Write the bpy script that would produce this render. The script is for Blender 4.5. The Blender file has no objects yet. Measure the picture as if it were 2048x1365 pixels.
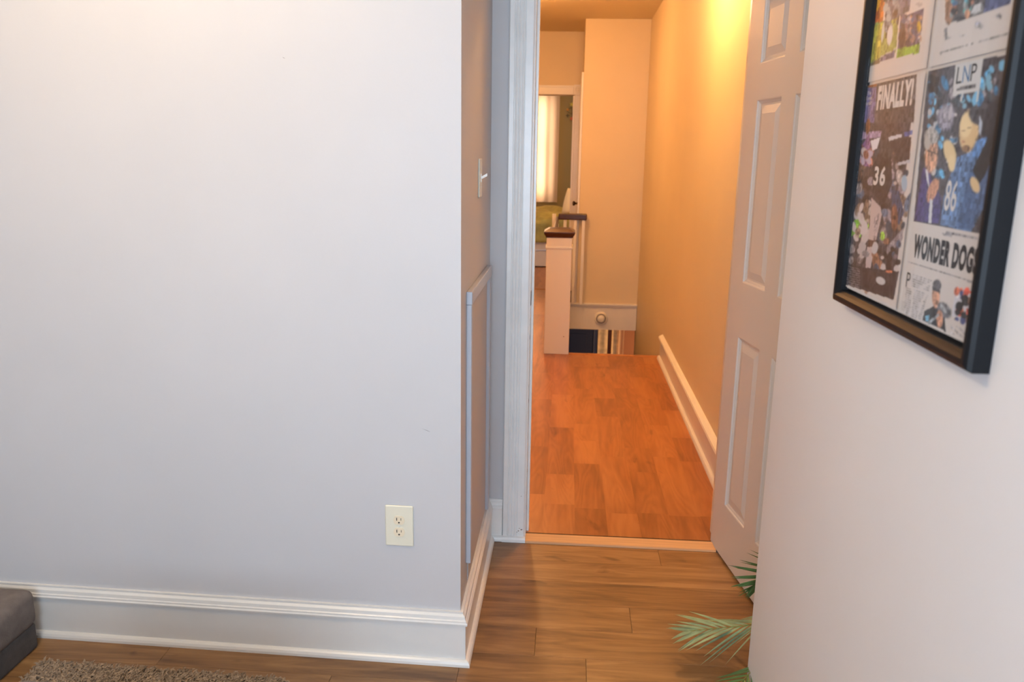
import bpy, bmesh, math, random
import numpy as np
from mathutils import Vector, Matrix, Quaternion
R = random.Random(7)
SC = bpy.context.scene
COL = SC.collection
PI = math.pi

# ------------------------------------------------------------------ camera
cam = bpy.data.cameras.new('camera'); camo = bpy.data.objects.new('camera', cam); COL.objects.link(camo)
cam.sensor_width = 36; cam.lens = 28.177; cam.clip_start = .05
m = Matrix(((0.99739824, -0.03112603, 0.06502262), (0.07035203, 0.22348899, -0.97216642), (0.01572778, 0.97420934, 0.2250973))).to_4x4()
m.translation = Vector((0, 0, 1.55)); camo.matrix_world = m
cam.dof.use_dof = True; cam.dof.focus_distance = 2.7; cam.dof.aperture_fstop = 4.5
SC.camera = camo
# ------------------------------------------------------------------ world, lights, exposure
w = bpy.data.worlds.new('world'); SC.world = w; w.use_nodes = True
w.node_tree.nodes['Background'].inputs[0].default_value = (.62, .78, 1, 1)
w.node_tree.nodes['Background'].inputs[1].default_value = 1.0
SC.view_settings.view_transform = 'Standard'; SC.view_settings.look = 'None'
SC.view_settings.gamma = 1; SC.view_settings.use_curve_mapping = False
SC.view_settings.exposure = 1.0
WINDOW_POWER = 41       # daylight through the window behind the camera
ROOM_LAMP = 31          # W/m2-ish emission of the globes
HALL_LAMP = 86
HALL_LAMP2 = 84
BED_LAMP = 55
LOWER_LAMP = 16
CURTAIN_DAY = 22
def area(name, loc, size, power, color, rot, sy=None):
    l = bpy.data.lights.new(name, 'AREA'); l.energy = power; l.color = color
    l.shape = 'RECTANGLE'; l.size = size; l.size_y = sy or size
    o = bpy.data.objects.new(name, l); COL.objects.link(o); o.location = loc; o.rotation_euler = rot
    return o
# sky light coming in at the two windows, each lamp just outside its glass
area('window_daylight', (-.15, -1.18, 1.55), 1.2, WINDOW_POWER, (.66, .82, 1), (math.radians(90), 0, 0), 1.1)
area('bedroom_daylight', (-.75, 13.75, 1.7), 1.2, CURTAIN_DAY, (1, .60, .27), (math.radians(-90), 0, 0), 1.8)

# ------------------------------------------------------------------ helpers
def hexlin(h):
    v = [int(h[i:i+2], 16) / 255 for i in (0, 2, 4)]
    return tuple((x / 12.92 if x <= .04045 else ((x + .055) / 1.055) ** 2.4) for x in v)
MATS = {}
def mat(name, col, rough=.5, metal=0, noise=0, scale=8, bump=0, bscale=60, spec=.5, emit=None, es=0, stretch=(1, 1, 1), coat=0):
    if name in MATS: return MATS[name]
    mt = bpy.data.materials.new(name); mt.use_nodes = True; nt = mt.node_tree; b = nt.nodes['Principled BSDF']
    c = hexlin(col) if isinstance(col, str) else col
    b.inputs['Base Color'].default_value = (*c, 1); b.inputs['Roughness'].default_value = rough
    b.inputs['Metallic'].default_value = metal; b.inputs['Specular IOR Level'].default_value = spec
    b.inputs['Coat Weight'].default_value = coat
    tc = nt.nodes.new('ShaderNodeTexCoord'); mp = nt.nodes.new('ShaderNodeMapping'); mp.inputs['Scale'].default_value = stretch
    nt.links.new(tc.outputs['Object'], mp.inputs[0])
    if noise:
        n = nt.nodes.new('ShaderNodeTexNoise'); n.inputs['Scale'].default_value = scale; n.inputs['Detail'].default_value = 4
        nt.links.new(mp.outputs[0], n.inputs['Vector'])
        r = nt.nodes.new('ShaderNodeValToRGB'); r.color_ramp.elements[0].position = .3; r.color_ramp.elements[1].position = .7
        r.color_ramp.elements[0].color = (*[x * (1 - noise) for x in c], 1); r.color_ramp.elements[1].color = (*[min(1, x * (1 + noise)) for x in c], 1)
        nt.links.new(n.outputs['Fac'], r.inputs[0]); nt.links.new(r.outputs[0], b.inputs['Base Color'])
    if bump:
        n2 = nt.nodes.new('ShaderNodeTexNoise'); n2.inputs['Scale'].default_value = bscale; n2.inputs['Detail'].default_value = 3
        nt.links.new(mp.outputs[0], n2.inputs['Vector'])
        bp = nt.nodes.new('ShaderNodeBump'); bp.inputs['Strength'].default_value = bump; bp.inputs['Distance'].default_value = .002
        nt.links.new(n2.outputs['Fac'], bp.inputs['Height']); nt.links.new(bp.outputs[0], b.inputs['Normal'])
    if emit:
        b.inputs['Emission Color'].default_value = (*emit, 1); b.inputs['Emission Strength'].default_value = es
    MATS[name] = mt; return mt

def wood(name, stops, along, ring=14, rough=.35, dark=.55, knots=True, streak=1.0, vary=.3, bump=.15, coat=0):
    """plank wood: colour varies per plank (object random), grain runs along axis `along` (0=x, 1=y)"""
    mt = bpy.data.materials.new(name); mt.use_nodes = True; nt = mt.node_tree; L = nt.links; N = nt.nodes
    b = N['Principled BSDF']
    tc = N.new('ShaderNodeTexCoord'); oi = N.new('ShaderNodeObjectInfo')
    off = N.new('ShaderNodeVectorMath'); off.operation = 'SCALE'; off.inputs[0].default_value = (37, 53, 11)
    L.new(oi.outputs['Random'], off.inputs['Scale'])
    add = N.new('ShaderNodeVectorMath'); add.operation = 'ADD'; L.new(tc.outputs['Object'], add.inputs[0]); L.new(off.outputs[0], add.inputs[1])
    mp = N.new('ShaderNodeMapping'); s = [ring, ring, ring]; s[along] = ring * .11; mp.inputs['Scale'].default_value = s
    L.new(add.outputs[0], mp.inputs[0])
    n1 = N.new('ShaderNodeTexNoise'); n1.inputs['Scale'].default_value = 1; n1.inputs['Detail'].default_value = 6; n1.inputs['Roughness'].default_value = .6; n1.inputs['Distortion'].default_value = .6
    L.new(mp.outputs[0], n1.inputs['Vector'])
    # cathedral grain: contour lines of a slow noise
    mp2 = N.new('ShaderNodeMapping'); s2 = [8, 8, 8]; s2[along] = 1.1; mp2.inputs['Scale'].default_value = s2; L.new(add.outputs[0], mp2.inputs[0])
    n2 = N.new('ShaderNodeTexNoise'); n2.inputs['Scale'].default_value = 1; n2.inputs['Detail'].default_value = 1.5; L.new(mp2.outputs[0], n2.inputs['Vector'])
    mul = N.new('ShaderNodeMath'); mul.operation = 'MULTIPLY'; mul.inputs[1].default_value = 85; L.new(n2.outputs['Fac'], mul.inputs[0])
    sn = N.new('ShaderNodeMath'); sn.operation = 'SINE'; L.new(mul.outputs[0], sn.inputs[0])
    rr = N.new('ShaderNodeMapRange'); rr.inputs[1].default_value = -1; rr.inputs[2].default_value = 1; rr.inputs[3].default_value = 0; rr.inputs[4].default_value = .10 * streak
    L.new(sn.outputs[0], rr.inputs[0])
    cr = N.new('ShaderNodeValToRGB'); cr.color_ramp.elements[0].position = .25; cr.color_ramp.elements[1].position = .75
    cr.color_ramp.elements[0].color = (*hexlin(stops[0]), 1); cr.color_ramp.elements[1].color = (*hexlin(stops[2]), 1)
    e = cr.color_ramp.elements.new(.5); e.color = (*hexlin(stops[1]), 1)
    sb = N.new('ShaderNodeMath'); sb.operation = 'SUBTRACT'; L.new(n1.outputs['Fac'], sb.inputs[0]); L.new(rr.outputs[0], sb.inputs[1])
    pv = N.new('ShaderNodeMapRange'); pv.inputs[3].default_value = -vary / 2 + .05; pv.inputs[4].default_value = vary / 2 + .05; L.new(oi.outputs['Random'], pv.inputs[0])
    ad = N.new('ShaderNodeMath'); ad.operation = 'ADD'; L.new(sb.outputs[0], ad.inputs[0]); L.new(pv.outputs[0], ad.inputs[1])
    L.new(ad.outputs[0], cr.inputs[0])
    last = cr.outputs[0]
    if knots:
        mp3 = N.new('ShaderNodeMapping'); s3 = [9, 9, 9]; s3[along] = 3.5; mp3.inputs['Scale'].default_value = s3; L.new(add.outputs[0], mp3.inputs[0])
        n3 = N.new('ShaderNodeTexNoise'); n3.inputs['Scale'].default_value = 1; n3.inputs['Detail'].default_value = 3; n3.inputs['Distortion'].default_value = .8; L.new(mp3.outputs[0], n3.inputs['Vector'])
        kr = N.new('ShaderNodeMapRange'); kr.inputs[1].default_value = .66; kr.inputs[2].default_value = .78; kr.inputs[3].default_value = 0; kr.inputs[4].default_value = dark; L.new(n3.outputs['Fac'], kr.inputs[0])
        mx = N.new('ShaderNodeMixRGB'); mx.blend_type = 'MULTIPLY'; mx.inputs[2].default_value = (.35, .28, .25, 1); L.new(kr.outputs[0], mx.inputs[0]); L.new(last, mx.inputs[1]); last = mx.outputs[0]
    L.new(last, b.inputs['Base Color']); b.inputs['Roughness'].default_value = rough; b.inputs['Coat Weight'].default_value = coat; b.inputs['Coat Roughness'].default_value = .25
    bp = N.new('ShaderNodeBump'); bp.inputs['Strength'].default_value = bump; bp.inputs['Distance'].default_value = .001; L.new(n1.outputs['Fac'], bp.inputs['Height']); L.new(bp.outputs[0], b.inputs['Normal'])
    return mt

def tag(o, label=None, cat=None, group=None, kind=None):
    if label: o['label'] = label
    if cat: o['category'] = cat
    if group: o['group'] = group
    if kind: o['kind'] = kind
    return o
def link(name, me, m, parent=None, smooth=False):
    o = bpy.data.objects.new(name, me); COL.objects.link(o)
    if m and not me.materials: me.materials.append(m)
    if parent: o.parent = parent
    if smooth:
        for p in me.polygons: p.use_smooth = True
    return o
def empty(name, loc=(0, 0, 0), rz=0):
    o = bpy.data.objects.new(name, None); COL.objects.link(o); o.location = loc; o.rotation_euler = (0, 0, rz); o.empty_display_size = .1
    return o
def bobj(name, bm, m, parent=None, smooth=False, loc=None):
    me = bpy.data.meshes.new(name); bmesh.ops.recalc_face_normals(bm, faces=bm.faces); bm.to_mesh(me); bm.free()
    o = link(name, me, m, parent, smooth)
    if loc: o.location = loc
    return o
def add_box(bm, x0, x1, y0, y1, z0, z1, bev=0, seg=1):
    r = bmesh.ops.create_cube(bm, size=1)
    for v in r['verts']:
        v.co = Vector((x0 + (v.co.x + .5) * (x1 - x0), y0 + (v.co.y + .5) * (y1 - y0), z0 + (v.co.z + .5) * (z1 - z0)))
    if bev:
        es = {e for v in r['verts'] for e in v.link_edges}
        bmesh.ops.bevel(bm, geom=list(es), offset=bev, segments=seg, affect='EDGES', profile=.5)
def box(name, x0, x1, y0, y1, z0, z1, m, parent=None, bev=0, seg=1, center=True):
    bm = bmesh.new(); cx, cy = ((x0 + x1) / 2, (y0 + y1) / 2) if center and parent is None else (0, 0)
    add_box(bm, x0 - cx, x1 - cx, y0 - cy, y1 - cy, z0, z1, bev, seg)
    o = bobj(name, bm, m, parent); 
    if cx or cy: o.location = (cx, cy, 0)
    return o
def prism(name, pts, z0, z1, m, parent=None, bev=0):
    bm = bmesh.new(); lo = [bm.verts.new((x, y, z0)) for x, y in pts]; hi = [bm.verts.new((x, y, z1)) for x, y in pts]
    n = len(pts); bm.faces.new(lo); bm.faces.new(hi[::-1])
    for i in range(n): bm.faces.new((lo[i], lo[(i+1) % n], hi[(i+1) % n], hi[i]))
    if bev:
        ve = [e for e in bm.edges if abs(e.verts[0].co.z - e.verts[1].co.z) > .01]
        bmesh.ops.bevel(bm, geom=ve, offset=bev, segments=2, affect='EDGES', profile=.5)
    return bobj(name, bm, m, parent)
def sweep_bm(bm, path, prof, side=1, i0=0, i1=None):
    """profile (d, z) carried along a floor polyline with mitred corners; d is measured to the right of the walk (side=1)"""
    P = [Vector(p) for p in path]; n = len(P); dirs = [(P[i+1] - P[i]).normalized() for i in range(n - 1)]
    rings = []
    for i in range(n):
        a = dirs[max(0, i-1)]; b = dirs[min(n-2, i)]
        na = Vector((a.y, -a.x)) * side; nb = Vector((b.y, -b.x)) * side
        mi = (na + nb).normalized(); k = 1 / max(.3, mi.dot(na))
        rings.append([bm.verts.new((P[i].x + mi.x * k * d, P[i].y + mi.y * k * d, z)) for d, z in prof])
    i1 = n - 1 if i1 is None else i1
    for i in range(i0, i1):
        for j in range(len(prof)):
            j2 = (j + 1) % len(prof)
            bm.faces.new((rings[i][j], rings[i][j2], rings[i+1][j2], rings[i+1][j]))
    bm.faces.new(rings[i0]); bm.faces.new(rings[i1][::-1])
    for k, rg in enumerate(rings):
        if k < i0 or k > i1: bmesh.ops.delete(bm, geom=rg, context='VERTS')
def sweep(name, path, prof, m, parent=None, side=1, i0=0, i1=None):
    bm = bmesh.new(); sweep_bm(bm, path, prof, side, i0, i1); return bobj(name, bm, m, parent)
def vsweep(name, cx, cy, prof, z0, z1, m, parent=None):
    """a vertical moulding: profile points (x, y) extruded in z"""
    return prism(name, [(cx + x, cy + y) for x, y in prof], z0, z1, m, parent)
def lathe_bm(bm, prof, n=32, axis='z', c=(0, 0, 0)):
    rings = []
    for r, h in prof:
        ring = []
        for k in range(n):
            a = 2 * PI * k / n; x, y = r * math.cos(a), r * math.sin(a)
            co = {'z': (x, y, h), 'y': (x, h, y), 'x': (h, x, y)}[axis]
            ring.append(bm.verts.new((co[0] + c[0], co[1] + c[1], co[2] + c[2])))
        rings.append(ring)
    for a, b in zip(rings, rings[1:]):
        for k in range(n): bm.faces.new((a[k], a[(k+1) % n], b[(k+1) % n], b[k]))
    bm.faces.new(rings[0]); bm.faces.new(rings[-1][::-1])
def lathe(name, prof, m, parent=None, n=32, axis='z', c=(0, 0, 0), smooth=True):
    bm = bmesh.new(); lathe_bm(bm, prof, n, axis, c); o = bobj(name, bm, m, parent)
    if smooth:
        for p in o.data.polygons: p.use_smooth = len(p.vertices) == 4
    return o
def tube_bm(bm, pts, rads, n=6):
    pts = [Vector(p) for p in pts]; rings = []
    for i, p in enumerate(pts):
        t = (pts[min(i+1, len(pts)-1)] - pts[max(i-1, 0)]).normalized()
        up = Vector((0, 0, 1)) if abs(t.z) < .9 else Vector((1, 0, 0))
        a = t.cross(up).normalized(); b = a.cross(t)
        rings.append([bm.verts.new(p + (a * math.cos(2*PI*k/n) + b * math.sin(2*PI*k/n)) * rads[i]) for k in range(n)])
    for a, b in zip(rings, rings[1:]):
        for k in range(n): bm.faces.new((a[k], a[(k+1) % n], b[(k+1) % n], b[k]))
    bm.faces.new(rings[0]); bm.faces.new(rings[-1][::-1])
def text_mesh(body, name, m, parent, origin, ux, uz, w, h, offset=0.0, spacing=1, nrm=.0003):
    """flat lettering fitted to a w x h box whose lower left is origin"""
    cu = bpy.data.curves.new(name, 'FONT'); cu.body = body; cu.size = 1; cu.offset = offset; cu.space_character = spacing; cu.resolution_u = 3
    t = bpy.data.objects.new(name, cu); COL.objects.link(t)
    bpy.context.view_layer.update(); dg = bpy.context.evaluated_depsgraph_get()
    me = bpy.data.meshes.new_from_object(t.evaluated_get(dg)); bpy.data.objects.remove(t); bpy.data.curves.remove(cu)
    co = np.array([v.co[:2] for v in me.vertices]); lo = co.min(0); hi = co.max(0); s = np.array([w, h]) / (hi - lo)
    ux = Vector(ux); uz = Vector(uz); nn = ux.cross(uz).normalized(); o = Vector(origin)
    for v in me.vertices:
        a = (v.co.x - lo[0]) * s[0]; b = (v.co.y - lo[1]) * s[1]; v.co = o + ux * a + uz * b + nn * nrm
    me.materials.clear()
    return link(name, me, m, parent)

# ------------------------------------------------------------------ materials
M_wall = mat('grey wall paint', 'c9c7c8', .55, noise=.02, scale=2, bump=.06, bscale=180)
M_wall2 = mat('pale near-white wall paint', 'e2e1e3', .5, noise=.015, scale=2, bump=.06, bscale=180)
M_hwall = mat('cream hall paint', 'd6c6a6', .5, noise=.02, scale=2, bump=.08, bscale=120)
M_ceil = mat('ceiling paint', 'd8d4cc', .8)
M_hceil = mat('hall ceiling paint', 'e4d6b4', .8)
M_trim = mat('white trim paint', 'dedcd8', .28, noise=.03, scale=5, bump=.12, bscale=40)
M_worn = mat('worn white trim paint', 'e9e8e5', .3, noise=.035, scale=14, bump=.12, bscale=50)
M_door = mat('white door paint', 'd8d2cc', .38, bump=.1, bscale=70)
M_moul = mat('grey painted moulding', 'b9bcc4', .3)
M_ivory = mat('ivory plastic', 'e6e0cc', .3)
M_white_pl = mat('white plastic', 'e4e2da', .3)
M_dark = mat('dark slot', '1c1815', .6)
M_black = mat('black frame lacquer', '131417', .42, spec=.2)
M_backing = mat('print backing board', 'cfc9c5', .8)
M_ink = mat('black ink', '2c2b30', .8)
M_whiteink = mat('white print', 'd4d2d2', .8)
M_blueink = mat('blue print', '4a78a8', .8)
M_greyink = mat('grey print', '8a8990', .8)
M_metal = mat('dull nickel', '8c8478', .3, metal=1)
M_brass = mat('aged dark metal', '4a3c30', .35, metal=1)
M_rail = mat('dark stained rail wood', '40200f', .35, noise=.3, scale=10, stretch=(1, 1, 6), coat=.3)
M_pale = mat('pale raw threshold wood', 'd0a070', .5, noise=.12, scale=14, stretch=(.2, 6, 6), bump=.2, bscale=30)
M_seam = mat('dark floor seam', '3a2a1c', .8)
M_sub = mat('sub floor', '4a3524', .8)
M_room_floor = wood('brown oak laminate', ('604228', '85603b', 'a17b50'), 0, ring=26, rough=.38, vary=.16, streak=.45, dark=.9, bump=.12)
M_hall_floor = wood('red oak boards', ('824c25', '9f6235', 'b27544'), 1, ring=12, rough=.30, vary=.34, streak=1.0, dark=.85, bump=.1)
M_grey_cloth = mat('grey brown upholstery', '706660', .9, noise=.15, scale=30, bump=.5, bscale=220)
M_grey_cloth_d = mat('darker grey upholstery', '4c4643', .9, noise=.15, scale=30, bump=.4, bscale=220)
M_rug = mat('beige shag yarn', 'a08a72', .9, noise=.25, scale=60)
M_rugb = mat('rug backing', '6e604f', .95)
M_leaf = mat('palm leaf green', '4c6b3a', .4, noise=.3, scale=18)
M_leaf2 = mat('dusty palm leaf', '86a07c', .5, noise=.25, scale=18)
M_stem = mat('palm stem', '6f7a3e', .5)
M_pot = mat('dark wicker pot', '4b3a2c', .7, bump=.5, bscale=60)
M_soil = mat('potting soil', '2c2119', .95, bump=.6, bscale=80)
M_green_wall = mat('olive bedroom paint', '8d7c50', .7)
M_blanket = mat('green quilt', 'a08f48', .85, noise=.25, scale=9, bump=.3, bscale=60)
M_sheet = mat('pale bed linen', 'ead0a4', .8)
M_bedbase = mat('painted bed base', 'd8c4a8', .5)
M_navy = mat('navy door paint', '20223a', .5)
M_steel = mat('grey painted frame', '6b6a72', .5)
M_cream = mat('cream drape', 'd9c09a', .8, noise=.2, scale=20)
M_brown = mat('brown wall', '8e5c40', .7)
def curtain_mat():
    mt = bpy.data.materials.new('sheer peach curtain'); mt.use_nodes = True; nt = mt.node_tree; N = nt.nodes; N.remove(N['Principled BSDF'])
    d = N.new('ShaderNodeBsdfDiffuse'); d.inputs[0].default_value = (.86, .66, .48, 1); t = N.new('ShaderNodeBsdfTranslucent'); t.inputs[0].default_value = (.95, .76, .56, 1)
    x = N.new('ShaderNodeMixShader'); x.inputs[0].default_value = .6; nt.links.new(d.outputs[0], x.inputs[1]); nt.links.new(t.outputs[0], x.inputs[2]); nt.links.new(x.outputs[0], N['Material Output'].inputs[0])
    return mt
M_curtain = curtain_mat()
def glass_mat(tint=(1, 1, 1), refl=.05):
    mt = bpy.data.materials.new('thin clear glass'); mt.use_nodes = True; nt = mt.node_tree; N = nt.nodes; N.remove(N['Principled BSDF'])
    t = N.new('ShaderNodeBsdfTransparent'); t.inputs[0].default_value = (*tint, 1); g = N.new('ShaderNodeBsdfGlossy'); g.inputs['Roughness'].default_value = .02
    f = N.new('ShaderNodeLayerWeight'); f.inputs[0].default_value = .5; pw = N.new('ShaderNodeMath'); pw.operation = 'POWER'; pw.inputs[1].default_value = 4.0
    ma = N.new('ShaderNodeMath'); ma.operation = 'MULTIPLY_ADD'; ma.inputs[1].default_value = .22; ma.inputs[2].default_value = .03; x = N.new('ShaderNodeMixShader')
    nt.links.new(f.outputs['Facing'], pw.inputs[0]); nt.links.new(pw.outputs[0], ma.inputs[0]); nt.links.new(ma.outputs[0], x.inputs[0]); nt.links.new(t.outputs[0], x.inputs[1]); nt.links.new(g.outputs[0], x.inputs[2]); nt.links.new(x.outputs[0], N['Material Output'].inputs[0])
    return mt
M_glass = glass_mat()
def glow(name, col, s): return mat(name, (.9, .85, .8), .5, emit=col, es=s)
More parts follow.
